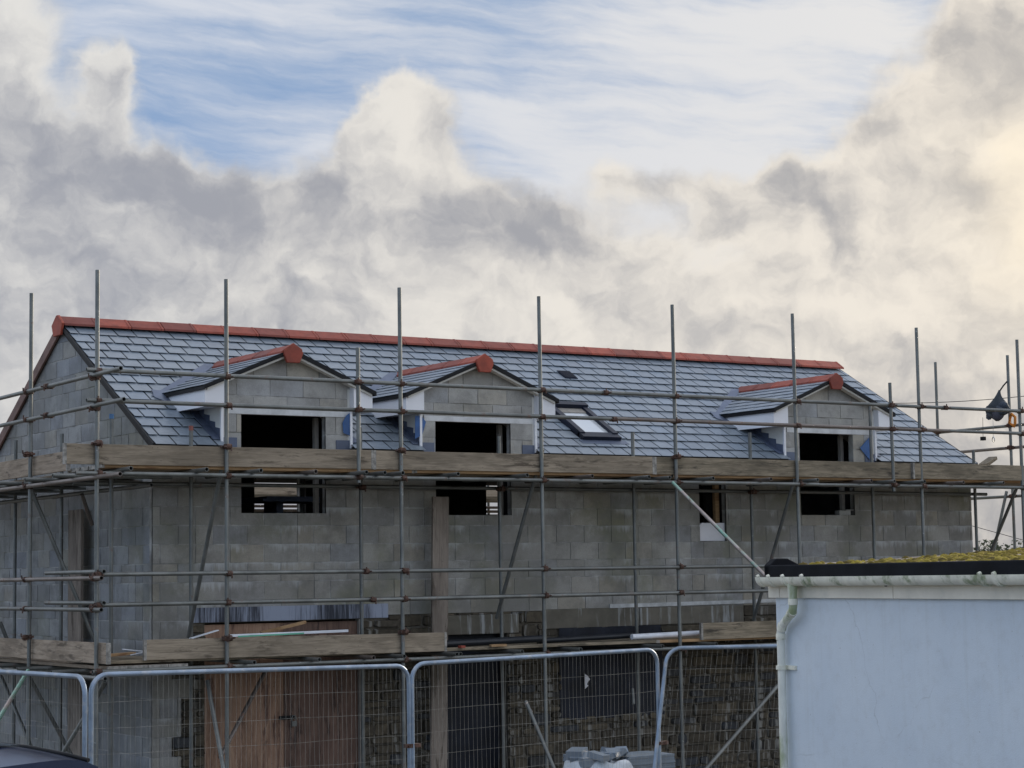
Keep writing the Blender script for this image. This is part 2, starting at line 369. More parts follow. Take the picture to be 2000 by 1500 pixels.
def block_wall(mb,slab,P,inn,outline,holes,thick=.1,bw=.45,bh=.225,gap=.013,uo=0.0,alt=0):
    """P(u,z) -> point on the outer face, inn = unit vector into the wall"""
    us=[p[0] for p in outline]; zs=[p[1] for p in outline]; u0,u1,z0,z1=min(us),max(us),min(zs),max(zs)
    inn=Vector(inn)
    rs=[(u0,u1,z0,z1)]
    for h in holes: rs=subrect(rs,h)
    for r in rs:
        q=clip(rp(r),outline)
        if q and area(q)>1e-4: slab.prism([Vector(P(*a))+inn*.007 for a in q],inn*(thick-.007))
    k=int((z0-ZC)//bh)
    while ZC+k*bh<z1:
        za=ZC+k*bh; zb=za+bh; j=int((u0-uo)//bw)-1
        while uo+j*bw<u1:
            ua=uo+j*bw+(bw/2 if (k+alt)%2 else 0); ub=ua+bw; j+=1
            cuts=[(ua,ub)]
            if random.random()<.06: m=ua+bw*.5; cuts=[(ua,m),(m,ub)]
            for (a,b) in cuts:
                g=gap/2*random.uniform(.5,1.5); cc=rnd(); push=inn*random.uniform(-.002,.003)
                parts=[(max(a+g,u0),min(b-g,u1),za+g,zb-g)]
                if parts[0][0]>=parts[0][1]: continue
                for h in holes: parts=subrect(parts,h)
                for r in parts:
                    q=clip(rp(r),outline)
                    if q and area(q)>2e-4: mb.prism([Vector(P(*s))+push for s in q],inn*.03,cc)
        k+=1
def rubble(mb,P,inn,u0,u1,z0,z1,holes,hs=(.08,.20),ws=(.16,.55)):
    inn=Vector(inn); z=z0
    while z<z1-.03:
        h=min(random.uniform(*hs),z1-z); u=u0-random.random()*.3
        while u<u1:
            wd=random.uniform(*ws); 
            a,b=max(u,u0)+.008,min(u+wd,u1)-.008; u+=wd
            if b-a<.03: continue
            parts=[(a,b,z+.007,z+h-.007)]
            for hh in holes: parts=subrect(parts,hh)
            for r in parts:
                if r[1]-r[0]<.03 or r[3]-r[2]<.02: continue
                j=lambda s:random.uniform(-s,s)
                d=random.uniform(.0,.03); c=min(.022,(r[3]-r[2])*.25)
                q=[(r[0]+c,r[2]+j(.006)),(r[1]-c,r[2]+j(.006)),(r[1]+j(.005),r[2]+c),(r[1]+j(.005),r[3]-c),(r[1]-c,r[3]+j(.006)),(r[0]+c,r[3]+j(.006)),(r[0]+j(.005),r[3]-c),(r[0]+j(.005),r[2]+c)]
                A=[Vector(P(*s))+inn*(.02) for s in q]; cx=(r[0]+r[1])/2; cz=(r[2]+r[3])/2
                B=[Vector(P(cx+(s[0]-cx)*.86,cz+(s[1]-cz)*.8))-inn*(d+random.uniform(0,.012)) for s in q]
                n=len(A); cc=rnd()
                mb.raw([p+inn*.05 for p in A]+A+B,[(i,(i+1)%n,(i+1)%n+n,i+n) for i in range(n)]+[(i+n,(i+1)%n+n,(i+1)%n+2*n,i+2*n) for i in range(n)]+[tuple(range(2*n,3*n))],cc)
        z+=h
def slate_field(mb,O,eu,es,en,L,S,holes=[],wd=.265,ga=.25,s0=-.04,seed=0,clipf=None):
    """O origin at eaves, eu along eaves, es up slope, en normal; rectangles L x S"""
    rng=random.Random(seed); O=Vector(O);eu=Vector(eu);es=Vector(es);en=Vector(en)
    k=0; s=s0
    while s<S-.02:
        u=-(wd/2 if k%2 else 0)
        while u<L:
            a,b=max(u,0)+.0095,min(u+wd,L)-.0095; u+=wd
            if b-a<.02: continue
            top=min(s+ga+.035,S); jit=rng.uniform(-.004,.004); dz=rng.uniform(0,.004); cc=(rng.random(),rng.random(),rng.random())
            parts=[(a,b,s+jit,top)]
            for h in holes: parts=subrect(parts,h)
            for r in parts:
                if r[3]-r[2]<.02: continue
                f=lambda q:.002+.016*(1-(q-s)/(ga+.035))
                lo,hi=f(r[2])+dz,f(r[3])
                pts=[O+eu*r[0]+es*r[2]+en*lo,O+eu*r[1]+es*r[2]+en*lo,O+eu*r[1]+es*r[3]+en*hi,O+eu*r[0]+es*r[3]+en*hi]
                mb.prism([p+en*.004 for p in pts],en*-.004,cc)
        s+=ga; k+=1
# ================================================================ setting: ground
g=MB(); 
def gz(x,y):
    d=math.cos(-YAW)*y+math.sin(YAW)*x      # distance out from the eye
    if d>21: return -3.0
    if d>16: return -3.0+ (21-d)/5*.22
    return -2.78+min(1,(16-d)/8)*.2 if d>0 else -2.58
xs=[-900,-300,-100,-40]+[-20+i*1.0 for i in range(70)]+[60,100,300,900]; ys=[-900,-300,-60,-20]+[-8+i*1.0 for i in range(60)]+[60,100,300,900,1400]
vs=[];fs=[]
for j,yy in enumerate(ys):
    for i,xx in enumerate(xs):
        near=abs(xx-15)<35 and abs(yy-20)<32
        vs.append((xx,yy,gz(xx,yy)+(random.uniform(-.03,.03) if near else 0)))
for j in range(len(ys)-1):
    for i in range(len(xs)-1): a=j*len(xs)+i; fs.append((a,a+1,a+1+len(xs),a+len(xs)))
g.raw(vs,fs)
M_ground=mat_plain('yard_gravel',(.13,.115,.095),.95,var=.45,scale=3,c2=(.07,.085,.04),sc2=.12,amt2=.8,bst=.8)
structure(g.build('ground',M_ground,smooth=60))
# ================================================================ THE BUILDING
WY=22.3; X0,X1=9.36,22.77; EZ=1.613; TP=.5735; EY=22.2; RY=25.31; RZ=EZ+TP*(RY-EY); BY=2*RY-WY
BASE=-3.02
house=thing('stone_house','long grey block building with slate roof, red ridge and three dormers inside the scaffold','building',((X0+X1)/2,WY+3,BASE))
DORM=[11.115,13.88,19.93]; HW=.875
W={'w1':(10.50,11.65,.81,2.01),'w2':(13.23,14.38,.795,2.0),'w3':(19.35,20.385,.815,2.005),'sw':(17.49,17.966,.443,1.30)}
PF=lambda u,z:(u,WY,z)
TOPF=1.60; LOW=-.455
front=MB(); slab=MB(); holes=list(W.values())
lints=[(9.857,12.505,-.49,-.315)]
tooth=[]; blk_out=[]; zk=ZC
while zk<LOW:
    if zk+.225>BASE:
        e_=random.choice((9.60,9.72,9.84)); zt_=min(zk+.225,LOW); tooth.append((e_,X1+1,max(zk,BASE-1),zt_)); blk_out.append((9.3,e_,zk,zt_))
    zk+=.225
block_wall(front,slab,PF,(0,1,0),[(X0,BASE),(X1,BASE),(X1,TOPF),(X0,TOPF)],holes+tooth+lints)
# ragged toothing of blocks above the stone at the left corner
front.build('front_wall',M_block,house); 
slab.build('wall_mortar',M_mort,house)
# lower rubble wall
DOOR=(10.02,12.105,BASE,-.50); D2=(13.35,14.28,BASE,-.735); WIN=(15.10,16.75,-1.86,-.70); 
lowholes=[DOOR,D2,WIN,(9.857,12.505,-.52,-.30),(13.36,14.46,-.74,-.485),(14.85,18.22,-.70,-.44)]
st=MB(); rubble(st,PF,(0,1,0),9.60,X1,BASE,LOW,lowholes+blk_out); so_=st.build('stone_wall',M_stone,house,smooth=40)
sm=MB(); rs=[(9.60,X1,BASE,LOW)]
for h in lowholes[:3]: rs=subrect(rs,h)
for r in rs: sm.box(r[0],r[1],WY+.012,WY+.45,r[2],r[3])
sm.build('wall_bedding',M_stonemort,house)
# left-hand gable and far gable, rear wall
PG=lambda u,z:(X0,u,z)
gab=MB(); gs=MB(); gw=[(WY+.1,BASE),(BY,BASE),(BY,EZ-.05),(RY,RZ-.06),(WY+.1,EZ-.03+TP*.0)]
block_wall(gab,gs,PG,(1,0,0),gw,[],uo=.1)
gab.build('gable_wall',M_gable,house); gs.build('gable_mortar',M_mort,house)
gr=MB(); gr.prism([(X1,WY+.1,BASE),(X1,BY,BASE),(X1,BY,EZ-.05),(X1,RY,RZ-.06),(X1,WY+.1,EZ-.03)],(-.1,0,0)); gr.build('far_gable_wall',M_gable,house)
rw=MB(); rsl=MB(); RH=[(13.51,14.28,1.05,1.60),(17.70,18.02,1.02,1.60)]
block_wall(rw,rsl,lambda u,z:(u,BY,z),(0,-1,0),[(X0+.1,BASE),(X1-.1,BASE),(X1-.1,TOPF),(X0+.1,TOPF)],RH)
rw.build('rear_wall',M_block,house); rsl.build('rear_mortar',M_mort,house)
# inside: dark floor, inner lining
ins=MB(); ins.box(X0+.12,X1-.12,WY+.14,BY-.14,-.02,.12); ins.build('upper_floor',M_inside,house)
ins=MB(); ins.box(12.55,12.62,WY+.35,BY-.2,.12,1.6); ins.box(15.1,15.2,WY+.35,BY-.2,.12,2.4); ins.box(18.5,18.6,WY+.35,BY-.2,.12,2.4); 
# (partitions leave the see-through line from the first two windows open)
del ins
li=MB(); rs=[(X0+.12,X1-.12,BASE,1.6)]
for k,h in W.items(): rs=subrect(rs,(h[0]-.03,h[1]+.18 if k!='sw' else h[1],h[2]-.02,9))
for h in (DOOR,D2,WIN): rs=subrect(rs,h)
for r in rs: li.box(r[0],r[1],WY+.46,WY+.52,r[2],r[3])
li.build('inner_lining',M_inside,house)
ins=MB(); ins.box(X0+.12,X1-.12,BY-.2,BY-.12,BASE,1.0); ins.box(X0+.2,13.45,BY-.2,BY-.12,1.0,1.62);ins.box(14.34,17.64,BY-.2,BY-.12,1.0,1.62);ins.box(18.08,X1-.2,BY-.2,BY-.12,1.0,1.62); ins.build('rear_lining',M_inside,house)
# roof deck and slates
cs=math.cos(math.atan(TP)); sn=math.sin(math.atan(TP)); SL=(RY-EY)/cs
rd=MB(); dh=[(c-HW,c+HW,22.0,23.6) for c in DORM]; SKY=(15.74,16.30,22.66,23.42)
rs=[(X0-.02,X1+.02,EY,RY)]
for h in dh+[SKY]: rs=subrect(rs,h)
for r in rs:
    f=lambda x,y:(x,y,EZ+TP*(y-EY)-.012)
    rd.prism([f(r[0],r[2]),f(r[1],r[2]),f(r[1],r[3]),f(r[0],r[3])],(0,0,-.10))
f=lambda x,y:(x,y,EZ+TP*(2*RY-y-EY)-.012)
rd.prism([f(X0-.02,RY),f(X1+.02,RY),f(X1+.02,2*RY-EY),f(X0-.02,2*RY-EY)],(0,0,-.10))
rd.build('roof_deck',M_inside,house)
sl_=MB(); hol=[(c-HW-X0+.03,c+HW-X0+.03,-.2,(23.52-EY)/cs) for c in DORM]+[(SKY[0]-X0-.02,SKY[1]-X0+.08,(SKY[2]-EY)/cs-.05,(SKY[3]-EY)/cs+.05)]
slate_field(sl_,(X0-.03,EY,EZ),(1,0,0),(0,cs,sn),(0,-sn,cs),X1-X0+.06,SL,hol,seed=3)
sl_.build('front_slates',M_slate,house)
sl_=MB(); slate_field(sl_,(X1+.03,2*RY-EY,EZ),(-1,0,0),(0,-cs,sn),(0,sn,cs),X1-X0+.06,SL,[],seed=4); sl_.build('rear_slates',M_slate,house)
# verges
for xx in (X0-.055,X1+.03):
    vg=MB(); vg.prism([(xx,EY-.02,EZ-.045),(xx,RY,RZ-.045),(xx,RY,RZ+.008),(xx,EY-.02,EZ+.008)],(.022,0,0)); vg.build('verge_trim',M_black,house)
vg=MB(); vg.prism([(X0-.05,2*RY-EY+.05,EZ-.16),(X0-.05,RY,RZ-.13),(X0-.05,RY,RZ+.02),(X0-.05,2*RY-EY+.05,EZ+.0)],(.03,0,0)); vg.build('rear_bargeboard',mat_plain('red_brown_board',(.15,.085,.07),.7,var=.3,scale=4),house)
sf=MB(); sf.box(X0,X1,EY+.01,EY+.03,EZ-.22,EZ-.02); sf.build('eaves_fascia',M_black,house)
# main ridge tiles
def ridge(mb,O,ed,ew,L,hw,drop,top,n,thk=.028):
    O=Vector(O);ed=Vector(ed);ew=Vector(ew); l=L/n
    for i in range(n):
        cc=rnd(); rise=random.uniform(0,.004)
        sec=[(-hw,-drop),(-hw*.97,-drop+.03),(-.022,top),(.022,top),(hw*.97,-drop+.03),(hw,-drop),(.0,top-.05)]
        a=i*l+.006; b=(i+1)*l-.006
        for (p,q,k) in ((a,b-.035,1.0),(b-.035,b,1.045)):
            P=[O+ed*p+ew*(s[0]*k)+Vector((0,0,s[1]*k+rise)) for s in sec[:6]]+[O+ed*p+Vector((0,0,top-.05))]
            mb.prism(P,ed*(q-p),cc)
rg=MB(); ridge(rg,(X0-.05,RY,RZ+.0),(1,0,0),(0,1,0),X1-X0+.1,.19,.055,.085,29); rg.build('ridge_tiles',M_clay,house,bevel=.004)
rg=MB()
for xx in (X0-.085,X1+.05):
    rg.prism([(xx,RY-.13,RZ-.17),(xx,RY+.13,RZ-.17),(xx,RY+.2,RZ-.02),(xx,RY+.03,RZ+.1),(xx,RY-.03,RZ+.1),(xx,RY-.2,RZ-.02)],(.035,0,0),rnd())
    break
rg.build('ridge_end_cap',M_clay,house,bevel=.006)
# roof window
skw=MB(); A,B,C_,D_=SKY
def rp3(x,y,u): return Vector((x,y,EZ+TP*(y-EY)))+Vector((0,-sn,cs))*u
def slab3(mb,x0,x1,y0,y1,u0,u1): mb.prism([rp3(x0,y0,u1),rp3(x1,y0,u1),rp3(x1,y1,u1),rp3(x0,y1,u1)],Vector((0,-sn,cs))*(u0-u1))
M_frame=mat_plain('roof_window_frame',(.010,.014,.028),.5,spec=.25,var=.2,scale=5)
slab3(skw,A-.04,A+.05,C_-.02,D_,-.05,.09); slab3(skw,B-.05,B+.04,C_-.02,D_,-.05,.09); slab3(skw,A-.04,B+.04,C_-.11,C_+.02,-.05,.075); slab3(skw,A-.05,B+.05,D_-.05,D_+.04,-.05,.12)
rwf=skw.build('roof_window',M_frame,house,bevel=.005)
gl=MB(); slab3(gl,A+.05,B-.05,C_+.02,D_-.05,.03,.045); gl.build('pane',mat_plain('sky_glass',(.55,.58,.6),.12,var=.02,scale=1,spec=1.0),rwf)
gl=MB(); slab3(gl,A+.05,B-.05,D_-.16,D_-.05,.046,.058); gl.build('blind_bar',M_stud,rwf)
gl=MB(); slab3(gl,A-.1,B+.12,C_-.2,C_-.105,.012,.022); gl.build('apron_flashing',M_lead,rwf)
vt=MB(); slab3(vt,16.68,16.90,24.37,24.60,.02,.032)
for i in range(7): slab3(vt,16.69,16.89,24.39+i*.028,24.40+i*.028,.032,.042)
vt.build('roof_vent',M_frame,house)
# ---- dormers
DS=.416
def dormer(c,idx):
    apex=2.80; x0,x1=c-HW,c+HW; e0,e1=c-1.15,c+1.15; ez=apex-DS*1.15
    b=MB(); s=MB(); win=list(W.values())[idx]
    lz=win[3]
    out=[(x0,TOPF),(x1,TOPF),(x1,apex-DS*HW-.01),(c,apex-.01),(x0,apex-DS*HW-.01)]
    block_wall(b,s,PF,(0,1,0),out,[win,(x0+.05,x1-.0,lz,lz+.07)],alt=idx,uo=c)
    d=b.build('dormer',M_dblock,house)
    s.build('mortar',M_mort,d)
    l=MB(); l.box(x0+.06,x1,WY-.006,WY+.095,lz,lz+.068); l.build('lintel',M_lint2,d)
    # cheeks
    yb=lambda z: EY+(z-EZ)/TP
    for xx in (x0-.007,x1-.033):
        ck=MB(); ck.prism([(xx,WY-.004,1.58),(xx,yb(2.36),2.36),(xx,WY-.004,2.36)],(.04,0,0)); ck.build('cheek',M_cheek,d)
    for xx in (x0-.02,x1-.012): tr=MB(); tr.box(xx,xx+.032,WY-.035,WY-.005,1.62,2.1); tr.build('corner_trim',M_upvc,d)
    # boxed eaves: end boards, side fascia, soffit
    for sgn in (-1,1):
        fa=MB(); xo=c+sgn*1.14; xi=c+sgn*(HW+.0); a,bb=min(xo,xi),max(xo,xi)
        fa.prism([(a,22.19,2.075),(bb,22.19,2.075),(bb,22.19,apex-DS*abs(bb-c)-.04),(a,22.19,apex-DS*abs(a-c)-.04)],(0,.018,0))
        zt=ez-.03
        fa.prism([(xo,22.209,2.075),(xo,yb(2.10)+.02,2.075),(xo,yb(zt)+.05,zt),(xo,22.209,zt)],(-sgn*.018,0,0))
        fa.prism([(xi,22.209,2.075),(xi,WY-.002,2.075),(xi,WY-.002,apex-DS*HW-.045),(xi,22.209,apex-DS*HW-.045)],(sgn*.016,0,0))
        fa.box(a+.019,bb-.019,22.21,yb(2.09),2.09,2.10)
        fa.build('fascia',M_upvc,d)
    # roof planes run back until they sink into the main roof
    yr=EY+(apex-EZ)/TP; rk=MB(); sl2=MB(); blk=MB()
    for sgn in (-1,1):
        k=math.sqrt(1+DS*DS); es=Vector((-sgn/k,0,DS/k)); en=Vector((sgn*DS/k,0,1/k))
        O=Vector((c+sgn*1.17,22.15,apex-DS*1.17)); eu=Vector((0,1,0))
        if sgn<0: O=O; 
        S=1.17*k
        # clip each course where the plane meets the main roof
        sN=0; row=0
        while sN<S-.02:
            z=O.z+es.z*sN; L=yb(z)+.06-22.15; u=-(.1325 if row%2 else 0)
            while u<L:
                a,b2=max(u,0)+.005,min(u+.265,L)-.005; u+=.265
                if b2-a<.02: continue
                top=min(sN+.2,S); cc=rnd(); lo=.018+random.uniform(0,.003)
                pts=[O+eu*a+es*sN+en*lo,O+eu*b2+es*sN+en*lo,O+eu*b2+es*top+en*.008,O+eu*a+es*top+en*.008]
                sl2.prism([p+en*.005 for p in pts],en*-.005,cc)
            sN+=.165; row+=1
        # deck under the slates
        e=Vector((c+sgn*1.15,22.17,ez)); ap=Vector((c,22.17,apex))
        rk.prism([e,Vector((e.x,yb(ez)+.25,ez)),Vector((c,yr+.25,apex)),ap],(0,0,-.035))
        # black verge strip
        blk.prism([Vector((c+sgn*1.17,22.135,apex-DS*1.17-.035)),Vector((c,22.135,apex-.035)),Vector((c,22.135,apex+.018)),Vector((c+sgn*1.17,22.135,apex-DS*1.17+.018))],(0,.02,0))
        blk.prism([Vector((c+sgn*1.155,22.155,ez-.045)),Vector((c+sgn*1.155,yb(ez),ez-.045)),Vector((c+sgn*1.155,yb(ez),ez)),Vector((c+sgn*1.155,22.155,ez))],(sgn*.012,0,0))
    sl2.build('slates',M_slate,d); rk.build('soffit_deck',M_inside,d); blk.build('verge_strip',M_black,d)
    bd=MB()
    for sgn in (-1,1): bd.prism([Vector((c+sgn*1.12,22.16,apex-DS*1.12-.062)),Vector((c,22.16,apex-.062)),Vector((c,22.16,apex-.036)),Vector((c+sgn*1.12,22.16,apex-DS*1.12-.036))],(0,.1,0))
    bd.build('bedding',M_cheek,d)
    r=MB(); ridge(r,(c,22.13,apex),(0,1,0),(1,0,0),yr-22.13+.02,.15,.05,.065,5); r.build('ridge_tiles',M_clay,d,bevel=.003)
    r=MB(); r.prism([(c-.085,22.10,apex-.16),(c+.085,22.10,apex-.16),(c+.125,22.10,apex-.06),(c+.12,22.10,apex+.01),(c+.0,22.10,apex+.085),(c-.12,22.10,apex+.01),(c-.125,22.10,apex-.06)],(0,.05,0),rnd()); r.build('ridge_end_cap',M_clay,d,bevel=.008)
    # lead: stepped flashing up the cheeks, apron patches, valleys
    ld=MB()
    for sgn,xx in ((-1,x0-.012),(1,x1)):
        n=6
        for i in range(n):
            ya=WY+i*.16; yb2=ya+.165; zz=EZ+TP*(ya-EY)
            if zz>2.05: break
            ld.prism([(xx,ya,zz-.02),(xx,yb2,zz+TP*.165-.02),(xx,yb2,zz+TP*.165+.09),(xx,ya,zz+.155)],(.012,0,0),rnd())
            ld.prism([rp3(xx-(.1 if sgn<0 else -.012),ya,.03),rp3(xx+(.012 if sgn<0 else .12),ya,.03),rp3(xx+(.012 if sgn<0 else .12),yb2,.03),rp3(xx-(.1 if sgn<0 else -.012),yb2,.03)],(0,.004,-.008),rnd())
        a,bb=(x0-.02,x0+.2) if sgn<0 else (x1-.2,x1+.02)
        ld.box(a,bb,WY-.014,WY-.003,1.40,1.72,rnd())
        # valley strip on the main roof
        A_=(c+sgn*1.25,yb(ez)-.1); B_=(c+sgn*.12,yr)
        ld.prism([rp3(A_[0]+sgn*.1,A_[1],.03),rp3(B_[0]+sgn*.1,B_[1],.03),rp3(B_[0]-sgn*.05,B_[1],.03),rp3(A_[0]-sgn*.22,A_[1]-.02,.03)],(0,.003,-.006),rnd())
        ld.prism([rp3(c+sgn*1.32,yb(ez)-.14,.034),rp3(c+sgn*1.28,yb(ez)+.06,.034),rp3(c+sgn*1.0,yb(ez)+.0,.034),rp3(c+sgn*.9,yb(ez)-.5,.034),rp3(c+sgn*1.1,yb(ez)-.34,.034)],(0,.003,-.006),rnd())
    ld.build('lead_flashing',M_lead,d)
    # a stud behind the right reveal
    sdm=MB(); sdm.box(win[1]-.03,win[1]+.025,WY+.24,WY+.30,win[2]-.3,win[3]); sdm.build('window_stud',M_stud,d)
    return d
for i,c in enumerate(DORM): dormer(c,i)
# blue membrane tails hanging at the dormer corners
def flap(pts):
    b=MB(); b.prism([at(x,y,1,WY-.022-.012*(k%2)) for k,(x,y) in enumerate(pts)],(0,.006,0)); b.build('membrane_flap',M_bluem,house)
flap([(684,806),(677,811),(669,826),(671,846),(684,851)])
flap([(811,812),(823,812),(832,824),(825,849),(811,857)])
flap([(1700,852),(1680,875),(1690,888),(1700,899)])
# ---- lintels, door, sheeted openings
l=MB(); l.box(9.857,12.505,WY-.012,WY+.2,-.49,-.315)
m,tt,bb=newmat('limed_steel'); p=objco(tt); dr=noise(tt,vmul(tt,p,(34,34,1.6)),1.0,5,.75,.3); cv=noise(tt,vmul(tt,p,(1,1,.3)),1.6,3)
k=mixc(tt,(dr*1.0+cv*1.7-.3).smooth(.85,1.25)*.8,(.02,.025,.04),(.36,.41,.52)); tt.links.new(k.s,bb.inputs['Base Color']); bb.inputs['Roughness'].default_value=.6
l.build('steel_lintel',m,house)
l=MB(); l.box(13.36,14.46,WY-.02,WY+.2,-.735,-.485,rnd()); l.box(14.85,16.4,WY-.015,WY+.2,-.70,-.44,rnd()); l.box(16.41,18.22,WY-.02,WY+.2,-.69,-.45,rnd()); l.build('stone_lintel',M_lintel,house,bevel=.012)
l=MB(); l.box(9.36,9.9,WY-.01,WY+.1,-.70,-.46,rnd()); 
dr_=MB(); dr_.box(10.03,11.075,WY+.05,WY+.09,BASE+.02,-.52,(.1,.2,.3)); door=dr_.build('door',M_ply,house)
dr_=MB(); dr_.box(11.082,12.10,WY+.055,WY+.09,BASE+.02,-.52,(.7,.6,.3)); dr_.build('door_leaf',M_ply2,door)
hz=at(560,1402,1,WY+.04)
h=MB(); h.box(hz.x-.1,hz.x+.12,WY+.035,WY+.055,hz.z-.02,hz.z+.025); h.build('hasp',M_black,door)
h=MB(); h.sweep([(hz.x+.06,WY+.02,hz.z-.05),(hz.x+.06,WY+.02,hz.z+.0),(hz.x+.075,WY+.02,hz.z+.025),(hz.x+.1,WY+.02,hz.z+.025),(hz.x+.115,WY+.02,hz.z),(hz.x+.115,WY+.02,hz.z-.05)],.006); h.box(hz.x+.055,hz.x+.12,WY+.005,WY+.03,hz.z-.105,hz.z-.045); h.build('padlock',M_tube,door)
h=MB(); h.box(9.98,10.03,WY+.03,WY+.12,BASE,-.50); h.build('door_post',M_stud,door); h=MB(); h.box(12.10,12.16,WY+.0,WY+.1,BASE,-.50); h.build('door_post',M_stud,door)
def sheet(x0,x1,z0,z1,y,name,mat,nx=14,nz=8,a=.03):
    b=MB(); vs=[]
    for j in range(nz+1):
        for i in range(nx+1): vs.append((x0+(x1-x0)*i/nx,y+random.uniform(-a,a)*.5+a*math.sin(i*1.7+j*.4)*.5,z0+(z1-z0)*j/nz))
    b.raw(vs,[(j*(nx+1)+i,j*(nx+1)+i+1,(j+1)*(nx+1)+i+1,(j+1)*(nx+1)+i) for j in range(nz) for i in range(nx)])
    o=b.build(name,mat,house,smooth=80); return o
sheet(15.08,16.78,-1.90,-.69,WY-.02,'window_sheeting',M_memb)
sheet(13.36,14.27,BASE,-.74,WY+.2,'doorway_sheeting',M_memb,8,14)
pp=MB(); a=at(1142,1316,1,WY-.05); 
pp.prism([a+Vector(v) for v in ((0,0,0),(.05,0,-.03),(.085,0,-.075),(.05,0,-.11),(.035,0,-.14),(.055,0,-.16),(.0,0,-.2))],(0,.003,0)); tag(pp.build('paper_scrap',M_paper),'torn white paper scrap stuck on the black window sheeting','paper')
# render bead and corner beads
be=MB(); a=at(1190,1184,1,WY-.01); b_=at(1515,1173,1,WY-.01); be.beam(a,b_,.03,.05); be.build('base_bead',mat_plain('bead_metal',(.45,.47,.48),.5,metal=.3),house)
# small window: timber post and insulation sheet
be=MB(); be.box(17.90,17.97,WY+.16,WY+.22,.45,1.3); be.build('timber_post',M_new,house)
be=MB(); be.prism([(17.50,WY+.05,.45),(18.0,WY+.05,.45),(18.0,WY+.05,.70),(17.56,WY+.05,.70),(17.50,WY+.05,.64)],(0,.05,0)); tag(be.build('insulation_sheet',M_paper),'pale insulation sheet with a cut corner standing in the narrow window','insulation sheet')
be=MB(); a=at(1637,1004,1,WY+.05); be.box(a.x,a.x+.22,WY+.02,WY+.12,.815,.885); be.box(a.x+.14,a.x+.32,WY+.03,WY+.1,.886,.90); tag(be.build('loose_block',M_dblock,bevel=.006),'small concrete block resting on the sill of the farthest dormer window','block')
be=MB(); be.box(12.0,13.6,24.8,25.6,1.06,1.10); be.box(12.1,13.4,24.9,25.7,1.105,1.135); be.box(12.3,12.4,25,25.4,.12,1.06); be.box(13.1,13.2,25,25.4,.12,1.06); tag(be.build('sheet_stack',M_lead),'dark sheets stacked on trestles inside behind the nearest dormer window','sheet stack')
# ================================================================ SCAFFOLD
scaf=thing('scaffold','galvanised tube and board scaffold with two decks around the building','scaffold',(15,20.9,-3.0))
TR=.0242; TRI=.0198
def tb(name,p,q,mat=None,hollow=True,parent=scaf):
    b=MB(); b.tube(p,q,TR,14,TRI if hollow else None,rnd()); return b.build(name,mat or (M_tube2 if random.random()<.12 else M_tube),parent,smooth=50)
OY=21.0; IY=22.05; LX=8.16; LIX=9.1
ztops={8.165:3.43,9.705:3.43,11.978:3.48,13.995:3.50,16.099:3.52,18.171:3.52,20.474:3.45,22.499:3.38}
outer=list(ztops)
BOT=-2.98
for x in outer:
    tx=random.uniform(-.02,.02); tb('standard',(x,OY,BOT),(x+tx*.6,OY,ztops[x]))
tb('standard',(11.373,OY-.06,1.12),(11.373,OY-.06,2.718)); tb('standard',(19.878,OY-.06,1.1),(19.87,OY-.06,2.63))
tb('standard',(24.2,OY,BOT),(24.2,OY,3.4))
for x,z in ((8.745,1.93),(9.735,1.82),(12.0,1.866),(14.036,1.81),(16.18,1.91),(18.22,1.96),(20.51,2.43),(22.6,1.8)):
    tb('standard',(x,IY,BOT),(x,IY,z))
M_band=mat_plain('end_band_steel',(.26,.25,.23),.6,metal=.5,var=.4,scale=20)
M_tape=mat_plain('blue_tape',(.05,.13,.26),.6); 
for x,z,mm in ((8.745,1.93,M_tape),(9.735,1.82,mat_plain('red_tape',(.22,.07,.055),.6))):
    b=MB(); b.tube((x,IY,z-.05),(x,IY,z+.006),TR+.003,12); b.build('tube_cap',mm,scaf,smooth=50)
tb('standard',(LX,23.12,BOT),(LX,23.12,3.44)); tb('standard',(LX,25.2,BOT),(LX,25.2,3.44)); tb('standard',(LX,27.3,BOT),(LX,27.3,3.4))
for y,z in ((26.36,1.92),(24.62,1.89),): tb('standard',(LIX,y,BOT),(LIX,y,z))
for y,z in ((24.25,3.43),(22.65,3.385)): tb('standard',(24.05,y,-2.98 if y<23 else 1.0),(24.05,y,z))
tb('standard',(24.05,26.4,BOT),(24.05,26.4,2.2))
# long runs: (name, z, y, list of x joints)
RUNS=[('guard_rail',2.312,OY-.05,[8.02,14.9,20.9,24.4]),('guard_rail',1.98,OY-.05,[8.02,15.05,21.0,24.4]),('guard_rail',.085,OY-.05,[8.2,11.5,17.8,23]),('guard_rail',-.245,OY-.05,[8.2,11.5,17.9,23]),
      ('ledger',1.183,OY-.05,[7.9,12.6,18.5,24.4]),('ledger',1.135,IY+.05,[8.3,14.2,20.1,22.9]),('ledger',-.96,OY-.05,[8.1,13.0,18.9,23]),('ledger',-1.0,IY-.05,[8.3,14,20,22.9])]
for nm,z,y,xs_ in RUNS:
    for a,b2 in zip(xs_,xs_[1:]): tb(nm,(a,y,z+random.uniform(-.005,.005)),(b2-.004,y,z))
